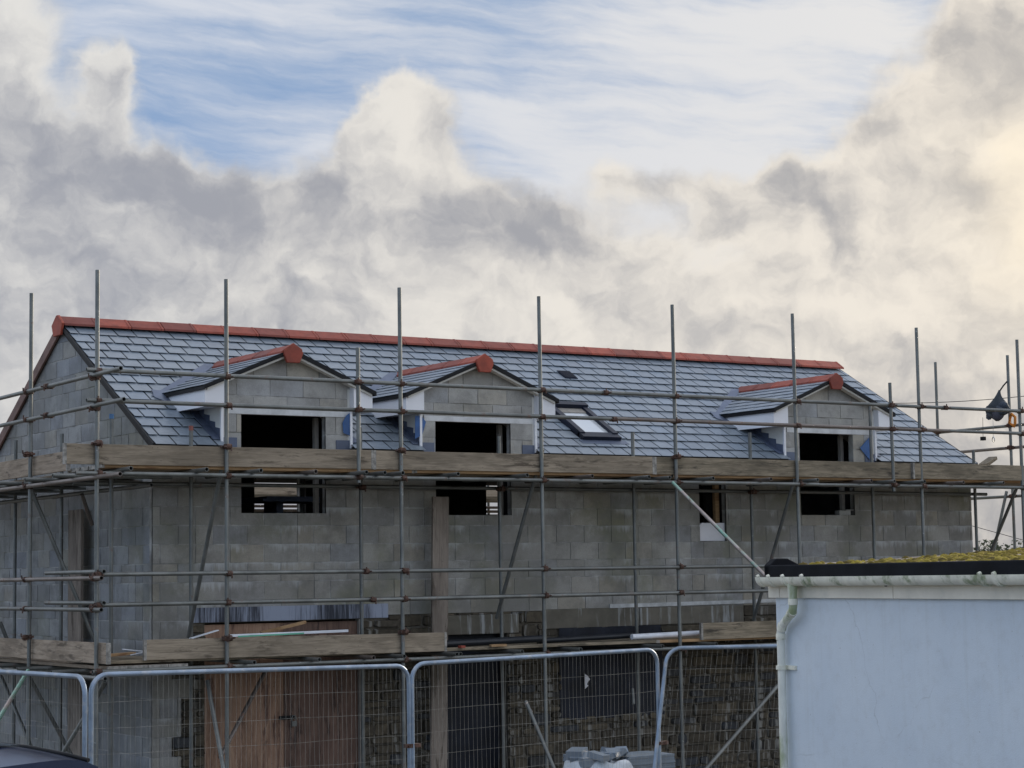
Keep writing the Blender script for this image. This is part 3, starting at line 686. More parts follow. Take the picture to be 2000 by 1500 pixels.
# return along the left gable
for nm,z,ya,yb_ in (('guard_rail',2.262,20.19,28.5),('guard_rail',1.925,20.1,28.5),('guard_rail',.05,20.72,28.5),('guard_rail',-.29,20.72,28.5),('ledger',1.14,20.2,28.5),('ledger',-1.02,20.6,28.5)):
    tb(nm,(LX-.05,ya,z),(LX-.05,yb_,z))
tb('ledger',(LIX-.05,21.6,1.10),(LIX-.05,28.4,1.10)); tb('ledger',(LIX-.05,21.6,-1.03),(LIX-.05,28.4,-1.03))
tb('guard_rail',(7.6,23.05,.115),(8.4,20.95,.115)) if False else None
for z in (2.262,1.91,1.14,.05,-.3): tb('guard_rail',(24.1,20.4,z),(24.1,30.4,z))
tb('guard_rail',(LX+.05,20.9,.12),(LX+.05,22.7,.12)); tb('guard_rail',(LX+.05,20.9,-.22),(LX+.05,22.7,-.22))
# transoms poking out under the upper and lower decks
for px in (510,617,716,752,787,895,1030,1157,1268,1308,1393,1506,1597,1702,1747,1806,1882,1960,404,256):
    p=at(px,915+ (px-510)*.0185,1,20.72+random.uniform(-.06,.03)); tb('transom',(p.x,p.y,1.232),(p.x+random.uniform(-.02,.02),22.22,1.232))
for px in (497,624,730,790,893,900,1020,1135,1295,1400): 
    p=at(px,1290,1,20.72+random.uniform(-.05,.04)); tb('transom',(p.x,p.y,-.912),(p.x,22.22,-.912))
for y in (21.6,22.5,23.4,24.3,25.2,26.1,27): tb('transom',(7.88,y,1.19),(9.3,y,1.19)); 
for y in (21.6,22.7,23.9,25.2,26.4): tb('transom',(7.88,y,-.97),(9.3,y,-.97))
# decks
def board(name,p,q,wd,ht,mat,up=(0,0,1),bev=.004):
    p=Vector(p); q=Vector(q); b=MB(); sg=random.uniform(-.006,.006); b.beam(p,q+Vector((0,0,sg)),wd,ht,up,rnd()); o=b.build(name,mat,scaf,bevel=bev)
    d=(q-p).normalized()
    for e in (p+d*.012,q-d*.012+Vector((0,0,sg))): bb=MB(); bb.beam(e-d*.016,e+d*.016,wd+.004,ht+.004,up); bb.build('end_band',M_band,o)
    return o
for k in range(5):
    y=21.07+.117+k*.236
    for a,b2 in ((8.3,12.2),(12.22,16.1),(16.12,20.0),(20.02,24.2)): board('deck_board',(a+random.uniform(-.05,0),y,1.276),(b2,y,1.276),.225,.036,M_wx if k else M_new)
    for a,b2 in ((8.32,11.9),(11.92,15.8),(15.82,19.7),(19.72,23.0)): board('deck_board',(a+random.uniform(-.05,0),y,-.868),(b2,y,-.868),.225,.036,M_wxd if k or a<15 else M_new)
for k in range(4):
    x=8.27+.117+k*.236
    for a,b2 in ((20.95,24.7),(24.72,28.5)):
        if k>=0: board('deck_board',(x,a if a>21 else 22.3,1.235),(x,b2,1.235),.225,.036,M_wy); board('deck_board',(x,a,-.925),(x,b2,-.925),.225,.036,M_wy)
# toe boards
ty=21.05
for a,b2,mt,dy in ((7.80,11.62,M_wx,0),(11.63,15.9-.13,M_wx,0),(15.78,20.33,M_wxd,0),(20.31,24.2,M_wxd,-.045)):
    board('toe_board',(a,ty+dy,1.40),(b2,ty+dy,1.40),.038,.224,mt)
board('toe_board',(8.22,22.02,1.385),(8.22,25.9,1.385),.038,.224,M_wy); board('toe_board',(8.22,25.92,1.385),(8.22,28.5,1.385),.038,.224,M_wy)
board('toe_board',(8.73,ty,-.745),(12.60,ty,-.77),.038,.224,M_wx)
board('toe_board',(16.48,ty,-.755),(20.3,ty,-.755),.038,.218,M_wxd)
board('toe_board',(8.22,20.78,-.76),(8.22,24.7,-.76),.038,.224,M_wy); board('toe_board',(8.22,24.72,-.76),(8.22,28.4,-.76),.038,.224,M_wy)
# braces between outer and inner standards, rakers and yard braces
def br(a,ya,b,yb__,mat=None,name='brace'): return tb(name,at(a[0],a[1],1,ya),at(b[0],b[1],1,yb__),mat)
br((437,893),21.06,(368,1245),21.98); br((1060,878),21.06,(970,1208),21.98); br((1552,935),21.06,(1468,1225),21.98); br((1985,955),21.1,(1930,1090),21.98)
tb('brace',at(1966,960,0,24.0),at(1938,1090,0,23.6))
tb('brace',at(60,955,0,8.22),at(195,1275,0,9.05)); tb('brace',at(0,1215,0,8.3),at(30,1290,0,8.5)); tb('brace',at(55,1318,0,8.25),at(158,1510,0,9.0)); tb('brace',at(2,1320,0,8.9),at(70,1480,0,9.05)); tb('brace',at(205,1335,0,8.6),at(105,1500,0,8.3))
tb('brace',at(55,1310,0,7.9),at(-15,1425,0,7.2),M_tubep); tb('brace',at(160,965,0,8.9),at(180,1025,0,9.1)) 
br((1313,942),20.93,(1500,1130),19.9,M_tubep,'raker')
br((405,1330),21.3,(440,1520),20.4); br((1027,1370),20.9,(1090,1520),20.2); br((1520,1338),20.6,(1372,1510),20.0)
br((1235,1345),21.95,(1237,1375),21.9); br((1027,1372),20.88,(1037,1392),20.86,M_tubep)
br((520,1308),21.9,(430,1480),21.2,M_tube2)  # rusty tube laid along the dim brown diagonal across the door
br((205,1330),21.0,(160,1420),21.9)
# couplers
cm=MB(); cm.tube((0,0,-.028),(0,0,.028),.034,10); cm.tube((-.03,-.05,0),(.03,-.05,0),.034,10); cm.box(-.05,-.028,-.045,.03,-.02,.02); cm.box(.03,.062,-.02,.035,-.012,.012); cm.tube((.045,-.03,.0),(.045,-.1,.0),.009,6); cm.tube((-.02,-.085,.01),(-.02,-.085,.052),.009,6)
c0=cm.build('coupler',M_coup,None,smooth=40,local=True)
spots=[(x,OY,z) for x in outer for z in (2.312,1.98,1.183,.085,-.245,-.96)]+[(11.373,OY-.04,2.312),(11.373,OY-.04,1.98),(19.878,OY-.04,2.312),(19.878,OY-.04,1.98),(11.373,OY-.04,1.19),(19.878,OY-.04,1.19)]
spots+=[(x,OY,1.515) for x in (8.165,9.705,11.978,16.099)]+[(x,OY,-.64) for x in (9.705,11.978)]
spots+=[(x,IY-.02,z) for x in (12.0,14.036,18.22) for z in (1.12,)]
spots+=[(14.95,OY-.02,2.312),(15.07,OY-.02,1.98),(20.93,OY-.02,2.312),(12.0,OY-.02,.085),(11.55,OY-.02,-.245),(11.45,OY-.02,.085)]
spots2=[(LX,23.12,z) for z in (2.262,1.925,1.52,1.14,.05,-.29,-.62)]+[(LX-.02,22.4,2.262),(LX-.02,22.4,1.925),(LX,21.0,2.24),(LX,21.0,1.9),(LX,20.95,.05),(LX,20.95,-.29)]+[(24.07,22.65,z) for z in (2.262,1.91,1.14)]+[(24.07,24.25,z) for z in (2.262,1.91)]
first=True
def put(p,rz,s=1.0):
    global first
    o=c0 if first else c0.copy()
    if not first: COL.objects.link(o)
    first=False
    o.parent=scaf; o.matrix_parent_inverse=Matrix.Translation(-scaf.location)
    o.location=(p[0],p[1],p[2]+H); o.rotation_euler=(random.uniform(-.1,.1),random.choice((0,math.pi))+random.uniform(-.1,.1),rz); o.scale=(s,s,s)
for p in spots: put(p,random.uniform(-.15,.15))
for p in spots2: put(p,-math.pi/2+random.uniform(-.15,.15))
# ================================================================ rear scaffold seen through the windows
rs_=thing('rear_scaffold','timber toe board and tubes of the scaffold behind, seen through the dormer windows','scaffold',(15,29.6,-3))
b=MB(); b.box(12,20,29.58,29.62,1.355,1.535,rnd()); b.build('toe_board',mat_wood('pale_board',0,(.42,.34,.25),(.55,.46,.35)),rs_)
b=MB(); b.box(12,20,28.9,29.56,1.27,1.345,rnd()); b.build('deck_board',M_wxd,rs_)
for z in (1.19,1.12,.9): tb('ledger',(12,29.66,z),(20,29.66,z),M_tube2,False,rs_)
tb('standard',(18.66,29.68,BOT),(18.66,29.68,3.0),M_tube,False,rs_)
# ================================================================ tall upright planks
def plank(px0,px1,ytop,y,label,xpl=None,z0=-2.95):
    b=MB(); a=at(px0,ytop,1,y) if xpl is None else at(px0,ytop,0,xpl); c=at(px1,ytop,1,y) if xpl is None else at(px1,ytop,0,xpl)
    d=(c-a); d.z=0; n=Vector((-d.y,d.x,0)).normalized()*.038
    lean=Vector((-.10,-.02,0)) if xpl is None else Vector((0,-.02,0))
    top=[a,c,c+n,a+n]; 
    zt=a.z
    P=[Vector((v.x,v.y,zt)) for v in top]; b.prism([P[0],P[1],P[2],P[3]],Vector((lean.x,lean.y,z0-zt)),rnd())
    return tag(b.build('upright_plank',M_wz,bevel=.004),label,'plank')
plank(846,877,970,22.0,'tall pale scaffold plank standing upright right of the plywood door')
plank(133,158,997,0,'upright scaffold plank standing against the left gable wall',9.2)
# ================================================================ loose things on the lower deck
def pipe(name,a,b,y,r,mat,label,cat,ri=None,ya=None):
    m_=MB(); m_.tube(at(a[0],a[1],1,y),at(b[0],b[1],1,ya or y),r,14,ri); o=m_.build(name,mat,smooth=50); return tag(o,label,cat)
pipe('drain_pipe',(868,1258),(1062,1247),21.3,.045,M_pvcblack,'long black drain pipe lying on the lower deck by the doorway','pipe',.038)
pipe('drain_pipe',(1050,1252),(1236,1241),21.45,.035,M_pvcblack,'second black pipe on the lower deck, nearer the white pipe','pipe')
pipe('white_pipe',(1234,1244),(1374,1236),21.3,.036,M_pvcwhite,'short white pipe at the end of the black pipes on the lower deck','pipe')
b=MB(); p=at(443,1242,1,21.2); q=at(678,1232,1,21.3); b.beam(p,q,.06,.03); o=b.build('trim_length',M_pvcwhite,bevel=.003); tag(o,'long white plastic trim with green film lying above the lower toe board','trim')
b=MB(); b.beam(p.lerp(q,.08)+Vector((0,-.035,-.012)),p.lerp(q,.62)+Vector((0,-.035,-.006)),.006,.018); b.build('green_film',M_green,o)
b=MB(); b.beam(at(372,1247,1,21.4),at(425,1231,1,21.5),.05,.012); tag(b.build('trim_offcut',M_pvcwhite,bevel=.002),'short slanting white trim offcut left of the long white trim','trim')
b=MB(); b.beam(at(510,1236,1,21.6),at(596,1215,1,21.7),.05,.035,c=rnd()); tag(b.build('timber_offcut',M_new,bevel=.003),'orange brown timber offcut propped behind the long white trim','timber')
b=MB(); b.beam(at(212,1280,1,21.5),at(262,1276,1,21.5),.12,.03,c=rnd()); tag(b.build('timber_offcut',M_new,bevel=.003),'pale flat board offcut in the gap between the lower toe boards','timber')
b=MB(); b.beam(at(958,1261,1,21.05),at(988,1260,1,21.05),.05,.03,c=rnd()); tag(b.build('timber_offcut',M_new,bevel=.003),'small orange wood block on the lower deck below the black pipe','timber')
b=MB(); b.box(*(lambda v:(v.x,v.x+.06,v.y,v.y+.08,v.z,v.z+.03))(at(901,1266,1,21.0))); tag(b.build('brick_scrap',M_clay,bevel=.003),'tiny red scrap on the lower deck edge under the black pipe','scrap')
b=MB(); b.beam(at(240,1268,1,21.3),at(280,1272,1,21.35),.025,.012); b.beam(at(255,1279,1,21.25),at(280,1274,1,21.25),.02,.01); tag(b.build('trim_offcut',M_pvcwhite),'thin pale trim strips poking from the gap between lower toe boards','trim')
b=MB(); v=at(1920,905,1,21.6); b.beam(v+Vector((0,0,-.03)),v+Vector((.32,.1,.09)),.14,.05,c=rnd()); tag(b.build('timber_offcut',M_wxd,bevel=.004),'grey timber offcut propped on the upper deck at the right end','timber')
# ================================================================ hanging bag, rope and hooks
hx=at(1967,745,0,24.0)
bag=MB(); 
prof=[(.0,.0,.03),(-.07,-.12,.05),(-.11,-.22,.10),(-.14,-.34,.16),(-.155,-.46,.21),(-.16,-.56,.235),(-.165,-.66,.22),(-.13,-.74,.15),(-.1,-.79,.04)]
vs=[];seg=14
cb=at(1952,762,0,23.85)
for i,(ox,oz,rr) in enumerate(prof):
    for k in range(seg):
        a=2*math.pi*k/seg; r2=rr*(1+random.uniform(-.3,.3)+.28*math.sin(a*2+i*.8)); vs.append((cb.x+math.cos(a)*r2*.62+ox*.3,cb.y+math.sin(a)*r2*.76,cb.z+oz*.56+random.uniform(-.01,.01)))
bag.raw(vs,[(i*seg+k,i*seg+(k+1)%seg,(i+1)*seg+(k+1)%seg,(i+1)*seg+k) for i in range(len(prof)-1) for k in range(seg)])
M_bag=mat_attr('dark_cloth',(.02,.03,.035),(.035,.045,.06),(.04,.05,.07),rough=.8,nsc=5,na=.3,bst=.5,bsc=8)
bo=bag.build('hanging_bag',M_bag,smooth=60,subsurf=1); tag(bo,'dark bundled cloth bag hanging from a scaffold pole at the right','bag')
fb=MB()
for (oy,oz,rr) in ((.09,-.32,.11),(-.11,-.36,.10),(.02,-.40,.12),(.13,-.26,.08),(-.15,-.30,.08),(-.17,-.42,.05)):
    q=cb+Vector((-.08,-oy,oz)); seg2=10; vs=[]
    for i in range(7):
        th=math.pi*(i+.5)/7
        for k in range(seg2):
            a=2*math.pi*k/seg2; r3=rr*random.uniform(.8,1.2); vs.append(q+Vector((math.sin(th)*math.cos(a)*r3*.7,math.sin(th)*math.sin(a)*r3,math.cos(th)*r3*.8)))
    fb.raw(vs,[(i*seg2+k,i*seg2+(k+1)%seg2,(i+1)*seg2+(k+1)%seg2,(i+1)*seg2+k) for i in range(6) for k in range(seg2)]+[tuple(range(seg2))[::-1],tuple(range(6*seg2,7*seg2))],rnd())
fb.build('cloth_folds',mat_attr('grey_blue_cloth',(.03,.045,.07),(.10,.11,.12),(.12,.07,.06),rough=.85,nsc=9,na=.5,bst=.6,bsc=14),bo,smooth=60)
s_=MB(); s_.sweep([hx,(hx+cb)/2+Vector((0,0,.0)),cb+Vector((0,0,-.02))],.012,6); s_.build('strap',M_black,bo)
rp_=MB(); a=at(1975,808,0,23.95); bq=at(1981,833,0,23.95); rp_.sweep([a,a+Vector((.0,-.08,-.06)),bq+Vector((0,-.02,.05)),bq,a+Vector((0,.05,-.14)),a],.022,8); tag(rp_.build('rope_coil',M_orange,smooth=60),'orange rope loop hanging on the right-hand rail','rope')
for px,lab in ((1920,'small dark weight dangling on a thin line under the right rail'),(1940,'steel hook dangling on a thin line under the right rail')):
    a=at(px,830,0,24.05); q=at(px,853,0,24.05); b=MB(); b.tube(a+Vector((0,0,.12)),q,.004,6)
    if px==1920: b.box(q.x-.03,q.x+.03,q.y-.035,q.y+.035,q.z-.06,q.z)
    else: b.sweep([q,q+Vector((0,.025,-.03)),q+Vector((0,.025,-.06)),q+Vector((0,0,-.085)),q+Vector((0,-.025,-.06)),q+Vector((0,-.025,-.03)),q],.008,6)
    tag(b.build('hook' if px!=1920 else 'weight',M_black if px==1920 else M_steel,smooth=50),lab,'hook' if px!=1920 else 'weight')
# overhead wires
b=MB(); p=at(1700,788,1,34); q=at(2080,765,1,30); b.sweep([p.lerp(q,i/10)-Vector((0,0,.25*math.sin(math.pi*i/10)*.3)) for i in range(11)],.008,5); tag(b.build('overhead_wire',M_black),'thin overhead wire crossing the sky behind the hanging bag','wire')
b=MB(); p=at(1880,1022,1,46); q=at(2060,1072,1,44); b.sweep([p.lerp(q,i/10) for i in range(11)],.010,5); tag(b.build('overhead_wire',M_black),'low thin wire sloping down right of the building corner','wire')
# ================================================================ site fence panels
def fence(pa,pb,label,height=2.0,lean=Vector((0,0,0)),leanb=None,seed=1,clampb=True):
    rng=random.Random(seed); pa=Vector(pa); pb=Vector(pb); leanb=lean if leanb is None else leanb
    e=pb-pa; L=e.length; e.normalize(); r=.15
    t_=thing('fence_panel',label,'fence panel',((pa+pb)/2)-Vector((0,0,height)),group='mesh fence panels around the site')
    def pt(u,v):    # u 0..L along, v 0..height down from the top
        k=u/L; return pa+e*u+(lean*(1-k)+leanb*k)*(v/height)-Vector((0,0,v))
    fr=MB(); path=[pt(0,height),pt(0,r+.2)]
    for i in range(7): a=math.pi/2*i/6; path.append(pt(r-r*math.cos(a),r-r*math.sin(a)))
    for i in range(1,6): path.append(pt(r+(L-2*r)*i/6,0))
    for i in range(7): a=math.pi/2*i/6; path.append(pt(L-r+r*math.sin(a),r-r*math.cos(a)))
    path+=[pt(L,r+.2),pt(L,height)]
    fr.sweep(path,.0205,10); fr.tube(pt(0,height-.12),pt(L,height-.12),.0205,10); fr.build('frame',M_fence,t_,smooth=50)
    wm=MB(); n=int(L/.053)
    for i in range(1,n):
        u=L*i/n; top=.02 if r<u<L-r else .06; ph=rng.random()*6; am=rng.uniform(.002,.008)
        wm.sweep([pt(u+am*math.sin(ph+v*9),top+v*(height-.14-top)) for v in [k/6 for k in range(7)]],.0008,4)
    for v in [.22+.205*i for i in range(9)]:
        wm.sweep([pt(.02+(L-.04)*k/8,v+rng.uniform(-.006,.006)) for k in range(9)],.0012,4)
    wm.build('wire_mesh',M_wire,t_)
    if clampb:
        c=MB(); q=pt(L,.72 if seed!=2 else .95); c.beam(q-e*.05,q+e*.12,.05,.035); c.tube(q+Vector((-.02,-.05,0)),q+Vector((-.02,.05,0)),.012,6); c.build('clamp',M_steel if seed==9 else M_coup,t_)
    ft=MB(); q=pt(L,height); ft.prism([q+Vector(v) for v in ((-.35,-.12,-.0),(.35,-.12,0),(.35,.12,0),(-.35,.12,0))],(0,0,.12)); ft.build('foot_block',M_black,t_)
    return t_
P1=dep(178,1318,16.0); P2=dep(798,1300,18.4); P2b=dep(804,1297,18.42); P3=dep(1283,1268,20.7); P0b=dep(166,1322,15.9)
e0=(at(0,1312,2,-.745)-P0b).normalized(); P0=P0b+e0*3.45
fence(P0,P0b,'leftmost mesh fence panel beside the dark car',seed=9)
fence(P1,P2,'mesh fence panel in front of the brown plywood door',seed=1)
fence(P2b,P3,'mesh fence panel in front of the sheeted window and rubble bag',seed=2)
P4=dep(1303,1266,20.75); q4=at(1515,1262,2,P4.z); e4=(q4-P4).normalized()
fence(P4,P4+e4*3.4,'leaning mesh fence panel partly hidden by the white garage',lean=Vector((-.42,-.12,0)),leanb=Vector((-.42,-.12,0)),seed=3,clampb=False)
# ================================================================ bulk bag of rubble and stacked slates
c=dep(1168,1500,21.6); 
bb_=MB(); n=20; vs=[]; gzb=-2.95; topz=dep(1168,1480,21.6).z
lv=[(gzb,.38),(gzb+.2,.46),(gzb+.5,.48),(topz-.25,.46),(topz-.1,.42),(topz,.37),(topz-.03,.30),(topz-.14,.22)]
for (z,r0) in lv:
    for k in range(n):
        a=2*math.pi*k/n; sq=1/max(abs(math.cos(a)),abs(math.sin(a)))**.6; rr=r0*sq*random.uniform(.88,1.10)*.82
        vs.append((c.x+math.cos(a)*rr,c.y+math.sin(a)*rr,z+random.uniform(-.06,.06)*(z>gzb+.3)))
bb_.raw(vs,[(i*n+k,i*n+(k+1)%n,(i+1)*n+(k+1)%n,(i+1)*n+k) for i in range(len(lv)-1) for k in range(n)])
o=bb_.build('rubble_bag',mat_plain('woven_sack',(.5,.54,.58),.7,var=.15,scale=4,c2=(.12,.3,.4),sc2=2.2,bst=.5),smooth=70,subsurf=1); tag(o,'white woven bulk bag of slate rubble behind the mesh fence','rubble bag')
for i in range(16):
    b=MB(); p=Vector((c.x+random.uniform(-.25,.3),c.y+random.uniform(-.25,.25),topz-.06+random.uniform(0,.12)))
    d=Vector((random.uniform(-1,1),random.uniform(-1,1),random.uniform(-.5,.6))).normalized()
    b.beam(p-d*random.uniform(.05,.15),p+d*random.uniform(.05,.15),random.uniform(.08,.2),random.uniform(.02,.10),c=rnd()); b.build('slate_rubble',M_slate,o)
c2=dep(1245,1500,21.9); b=MB(); tz=dep(1245,1473,21.9).z
z=gzb+.12
while z<tz: b.box(c2.x-.3+random.uniform(-.01,.01),c2.x+.32,c2.y-.25+random.uniform(-.01,.01),c2.y+.25,z,z+.011,rnd()); z+=.013
sk=tag(b.build('slate_stack',M_slate),'neat stack of roof slates beside the rubble bag','slate stack')
b=MB(); 
for k in (-.25,0,.25): b.box(c2.x-.35,c2.x+.35,c2.y+k-.05,c2.y+k+.05,gzb,gzb+.11)
b.build('pallet',M_wxd,sk)
# ================================================================ white garage on the right
ga=R(10); gd=Vector((math.sin(ga),math.cos(ga),0)); gn_=Vector((math.cos(ga),-math.sin(ga),0))   # gd: along the wall going away; gn_: from the wall face inwards
GC=dep(1519,1300,15.2); GC.z=0
def gp(a,b,z): return GC-gd*a+gn_*b+Vector((0,0,z))       # a towards the viewer, b into the garage
def gline(px,y,b): # height on the wall plane at offset b
    d=ray(px,y); nn=gn_; o=GC+gn_*b; k=o.dot(nn)/d.dot(nn); return d*k
zfb=gline(1600,1168,0).z; zgb=gline(1600,1143.5,-.02).z; zgt=gline(1600,1126.5,-.1).z; zft=gline(1600,1102,-.05).z
gar=thing('garage','white rendered flat-roofed garage with mossy felt roof at the right','garage',gp(3,1.8,-2.8))
GL=9.0; GW=3.6
def mat_render():
    m,t,b=newmat('white_render'); p=objco(t)
    px,py,pz=sep(t,p)
    base=mixc(t,noise(t,p,1.0,5,.6).smooth(.35,.65),(.62,.685,.745),(.57,.64,.71))
    base=mixc(t,noise(t,p,9,6,.7).smooth(.45,.75)*.3,base,(.46,.49,.51))
    st=noise(t,vmul(t,p,(14,14,.5)),1.0,5,.65).smooth(.5,.72)
    base=mixc(t,st*((pz-1.0)*.55).clamp()*.18,base,(.36,.38,.34))
    base=mixc(t,noise(t,p,45,3,.5).smooth(.71,.76)*.5,base,(.25,.26,.24))
    vo=t.nodes.new('ShaderNodeTexVoronoi'); vo.feature='DISTANCE_TO_EDGE'; t.links.new((comb(t,px+noise(t,p,3,4)*.5,py+noise(t,p,3.3,4)*.5,pz)).s,vo.inputs['Vector']); vo.inputs['Scale'].default_value=.55
    cr=NV(t,vo.outputs['Distance']).smooth(.0045,.001)*noise(t,p,1.3,3).smooth(.5,.6); base=mixc(t,cr*.28,base,(.25,.27,.28))
    t.links.new(base.s,b.inputs['Base Color']); b.inputs['Roughness'].default_value=.85
    bump(t,b,noise(t,p,120,4,.7)+noise(t,p,6,4)*1.2,.35,.006); return m
M_render=mat_render()
b=MB()
b.prism([gp(0,0,-2.9),gp(GL,0,-2.9),gp(GL,0,zfb+.02),gp(0,0,zfb+.02)],gn_*.15)
b.prism([gp(0,.151,-2.9),gp(.15,.151,-2.9),gp(.15,.151,zfb+.1),gp(0,.151,zfb+.1)],gn_*(GW-.15)); b.prism([gp(0,GW,-2.9),gp(GL,GW,-2.9),gp(GL,GW,zfb+.1),gp(0,GW,zfb+.1)],gn_*.15)
b.prism([gp(GL-.15,.151,-2.9),gp(GL-.15,GW,-2.9),gp(GL-.15,GW,zfb+.1),gp(GL-.15,.151,zfb+.1)],gd*.15*-1)
b.build('rendered_wall',M_render,gar)
b=MB(); k=3.02
for a0,a1 in ((-.06,0.10),(.107,1.62),(1.627,4.6),(4.607,GL)): b.prism([gp(a0,-.03,zfb),gp(a1,-.03,zfb),gp(a1,-.03,zgt-.02),gp(a0,-.03,zgt-.02)],gn_*.028)
b.build('fascia_board',mat_plain('cream_fascia',(.74,.70,.60),.6,var=.08,scale=3,c2=(.5,.5,.44),sc2=2,amt2=.5),gar,bevel=.002)
for a in (1.55,3.6): 
    b=MB(); b.tube(gp(a,-.045,zfb+.09),gp(a,-.03,zfb+.09),.008,8); b.build('screw_cap',M_black,gar)
M_gut=mat_plain('mossy_gutter',(.76,.75,.64),.6,var=.12,scale=8,c2=(.22,.27,.15),sc2=6,amt2=.9,bst=.3)
b=MB(); cg=(zgt+zgb)/2+.03; seg=10; R0=.056
ring=lambda a,r:[gp(a,-.09+r*math.cos(math.pi+math.pi*i/seg),cg+r*1.12*math.sin(math.pi+math.pi*i/seg)) for i in range(seg+1)]
A0=ring(-.05,R0);A1=ring(GL,R0);B0=ring(-.05,R0-.006);B1=ring(GL,R0-.006); n=seg+1
b.raw(A0+A1,[(i,i+1,i+1+n,i+n) for i in range(seg)]); b.raw(B0+B1,[(i+n,i+1+n,i+1,i) for i in range(seg)])
b.face(A0); b.prism([A0[0],A1[0],B1[0],B0[0]],(0,0,.003)); b.prism([A0[-1],A1[-1],B1[-1],B0[-1]],(0,0,.003))
gu=b.build('gutter',M_gut,gar,smooth=50)
for a in (-.03,.12,.33,.6,2.75,2.90,5.6):
    c_=MB(); A0=ring(a,R0+.008);A1=ring(a+.045,R0+.008); c_.raw(A0+A1,[(i,i+1,i+1+n,i+n) for i in range(seg)]); c_.face(A0); c_.face(A1[::-1]); c_.tube(gp(a+.02,-.155,cg+.005),gp(a+.02,-.135,cg+.012),.014,8); c_.build('gutter_bracket',M_gut,gu,smooth=50)
dp=MB(); M_dp=mat_plain('stained_pipe',(.72,.73,.66),.55,var=.1,scale=5,c2=(.28,.34,.17),sc2=1.3,amt2=.9,stretch=(3,3,1.0))
aT=.40
pts=[gp(aT,-.09,cg-.04),gp(aT,-.09,zgb-.10),gp(aT,-.088,zgb-.15),gp(aT-.02,-.085,zgb-.19),gp(aT-.13,-.07,zgb-.25),gp(aT-.21,-.06,zgb-.29),gp(aT-.25,-.055,zgb-.35),gp(aT-.25,-.055,zgb-.45),gp(aT-.255,-.055,-2.85)]
dp.sweep(pts,[.040,.031,.031,.031,.031,.031,.031,.030,.030],14); dpo=dp.build('downpipe',M_dp,gar,smooth=60)
for (p,q) in ((pts[1],pts[2]),(pts[3],pts[4]),(pts[5],pts[6]),(gp(aT-.25,-.055,zgb-.36),gp(aT-.25,-.055,zgb-.42))):
    c_=MB(); d_=(q-p).normalized(); c_.tube(p-d_*.004,p+d_*.04,.036,14); c_.build('pipe_collar',M_gut,dpo,smooth=50)
for zz in (zgb-.62,zgb-1.9):
    c_=MB(); c_.tube(gp(aT-.252,-.055,zz),gp(aT-.252,-.055,zz+.03),.041,14); c_.prism([gp(aT-.33,-.02,zz),gp(aT-.12,-.02,zz),gp(aT-.12,-.02,zz+.03),gp(aT-.33,-.02,zz+.03)],gn_*.02); c_.build('pipe_bracket',M_gut,dpo,smooth=50)
# felt roof rising away from the gutter, with upstand kerbs
rise=.165
b=MB(); 
b.prism([gp(-.06,-.06,zgt-.01),gp(GL,-.06,zgt-.01),gp(GL,-.06,zft),gp(-.06,-.06,zft)],gn_*.04)
b.prism([gp(-.065,-.06,zft),gp(-.065,0.0,zft+.05),gp(-.065,.10,zft+.05),gp(-.065,.22,zft-.005),gp(-.065,GW,zft+rise-.02),gp(-.065,GW,zft-.1),gp(-.065,-.06,zgt)],gd*-.09)
b.build('felt_kerb',mat_plain('black_felt_edge',(.007,.008,.011),.8,spec=.15,var=.3,scale=4),gar,bevel=.01)
b=MB(); nx,ny=90,36; vs=[]
for j in range(ny+1):
    for i in range(nx+1): vs.append(gp(.0+GL*i/nx,-.03+(GW+.05)*j/ny,zft-.012+rise*j/ny+random.uniform(0,.006)))
b.raw(vs,[(j*(nx+1)+i,j*(nx+1)+i+1,(j+1)*(nx+1)+i+1,(j+1)*(nx+1)+i) for j in range(ny) for i in range(nx)])
b.build('felt_roof',mat_plain('old_roof_felt',(.17,.14,.12),.95,var=.5,scale=14,c2=(.3,.28,.24),sc2=7,bst=.9),gar)
ms=MB()
for i in range(9000):
    a=random.random()**.8*GL; q=random.random()**.9*GW
    if a<.35 and random.random()<.5 or math.sin(a*5+q*3)+math.sin(a*2.3-q*4)<-1.35: continue
    p=gp(a,q,zft-.008+rise*q/GW); s=random.uniform(.012,.038); hh=s*random.uniform(.35,.75); k=6; ph=random.random()*6; cc=rnd()
    base=[p+Vector((math.cos(ph+6.283*m/k)*s*random.uniform(.7,1.3),math.sin(ph+6.283*m/k)*s*random.uniform(.7,1.3),-.004)) for m in range(k)]
    mid=[p+(v-p)*.7+Vector((0,0,hh*.75)) for v in base]
    ms.raw(base+mid+[p+Vector((0,0,hh))],[(m,(m+1)%k,(m+1)%k+k,m+k) for m in range(k)]+[(m+k,(m+1)%k+k,2*k) for m in range(k)],cc)
mo=ms.build('moss',mat_attr('moss',(.17,.13,.03),(.40,.32,.06),(.05,.038,.028),rough=.95,nsc=11,na=.85,bst=.8,spec=.1),smooth=70); mo['kind']='stuff'; mo['label']='yellow green moss clumps over the garage felt roof'; mo['category']='moss'
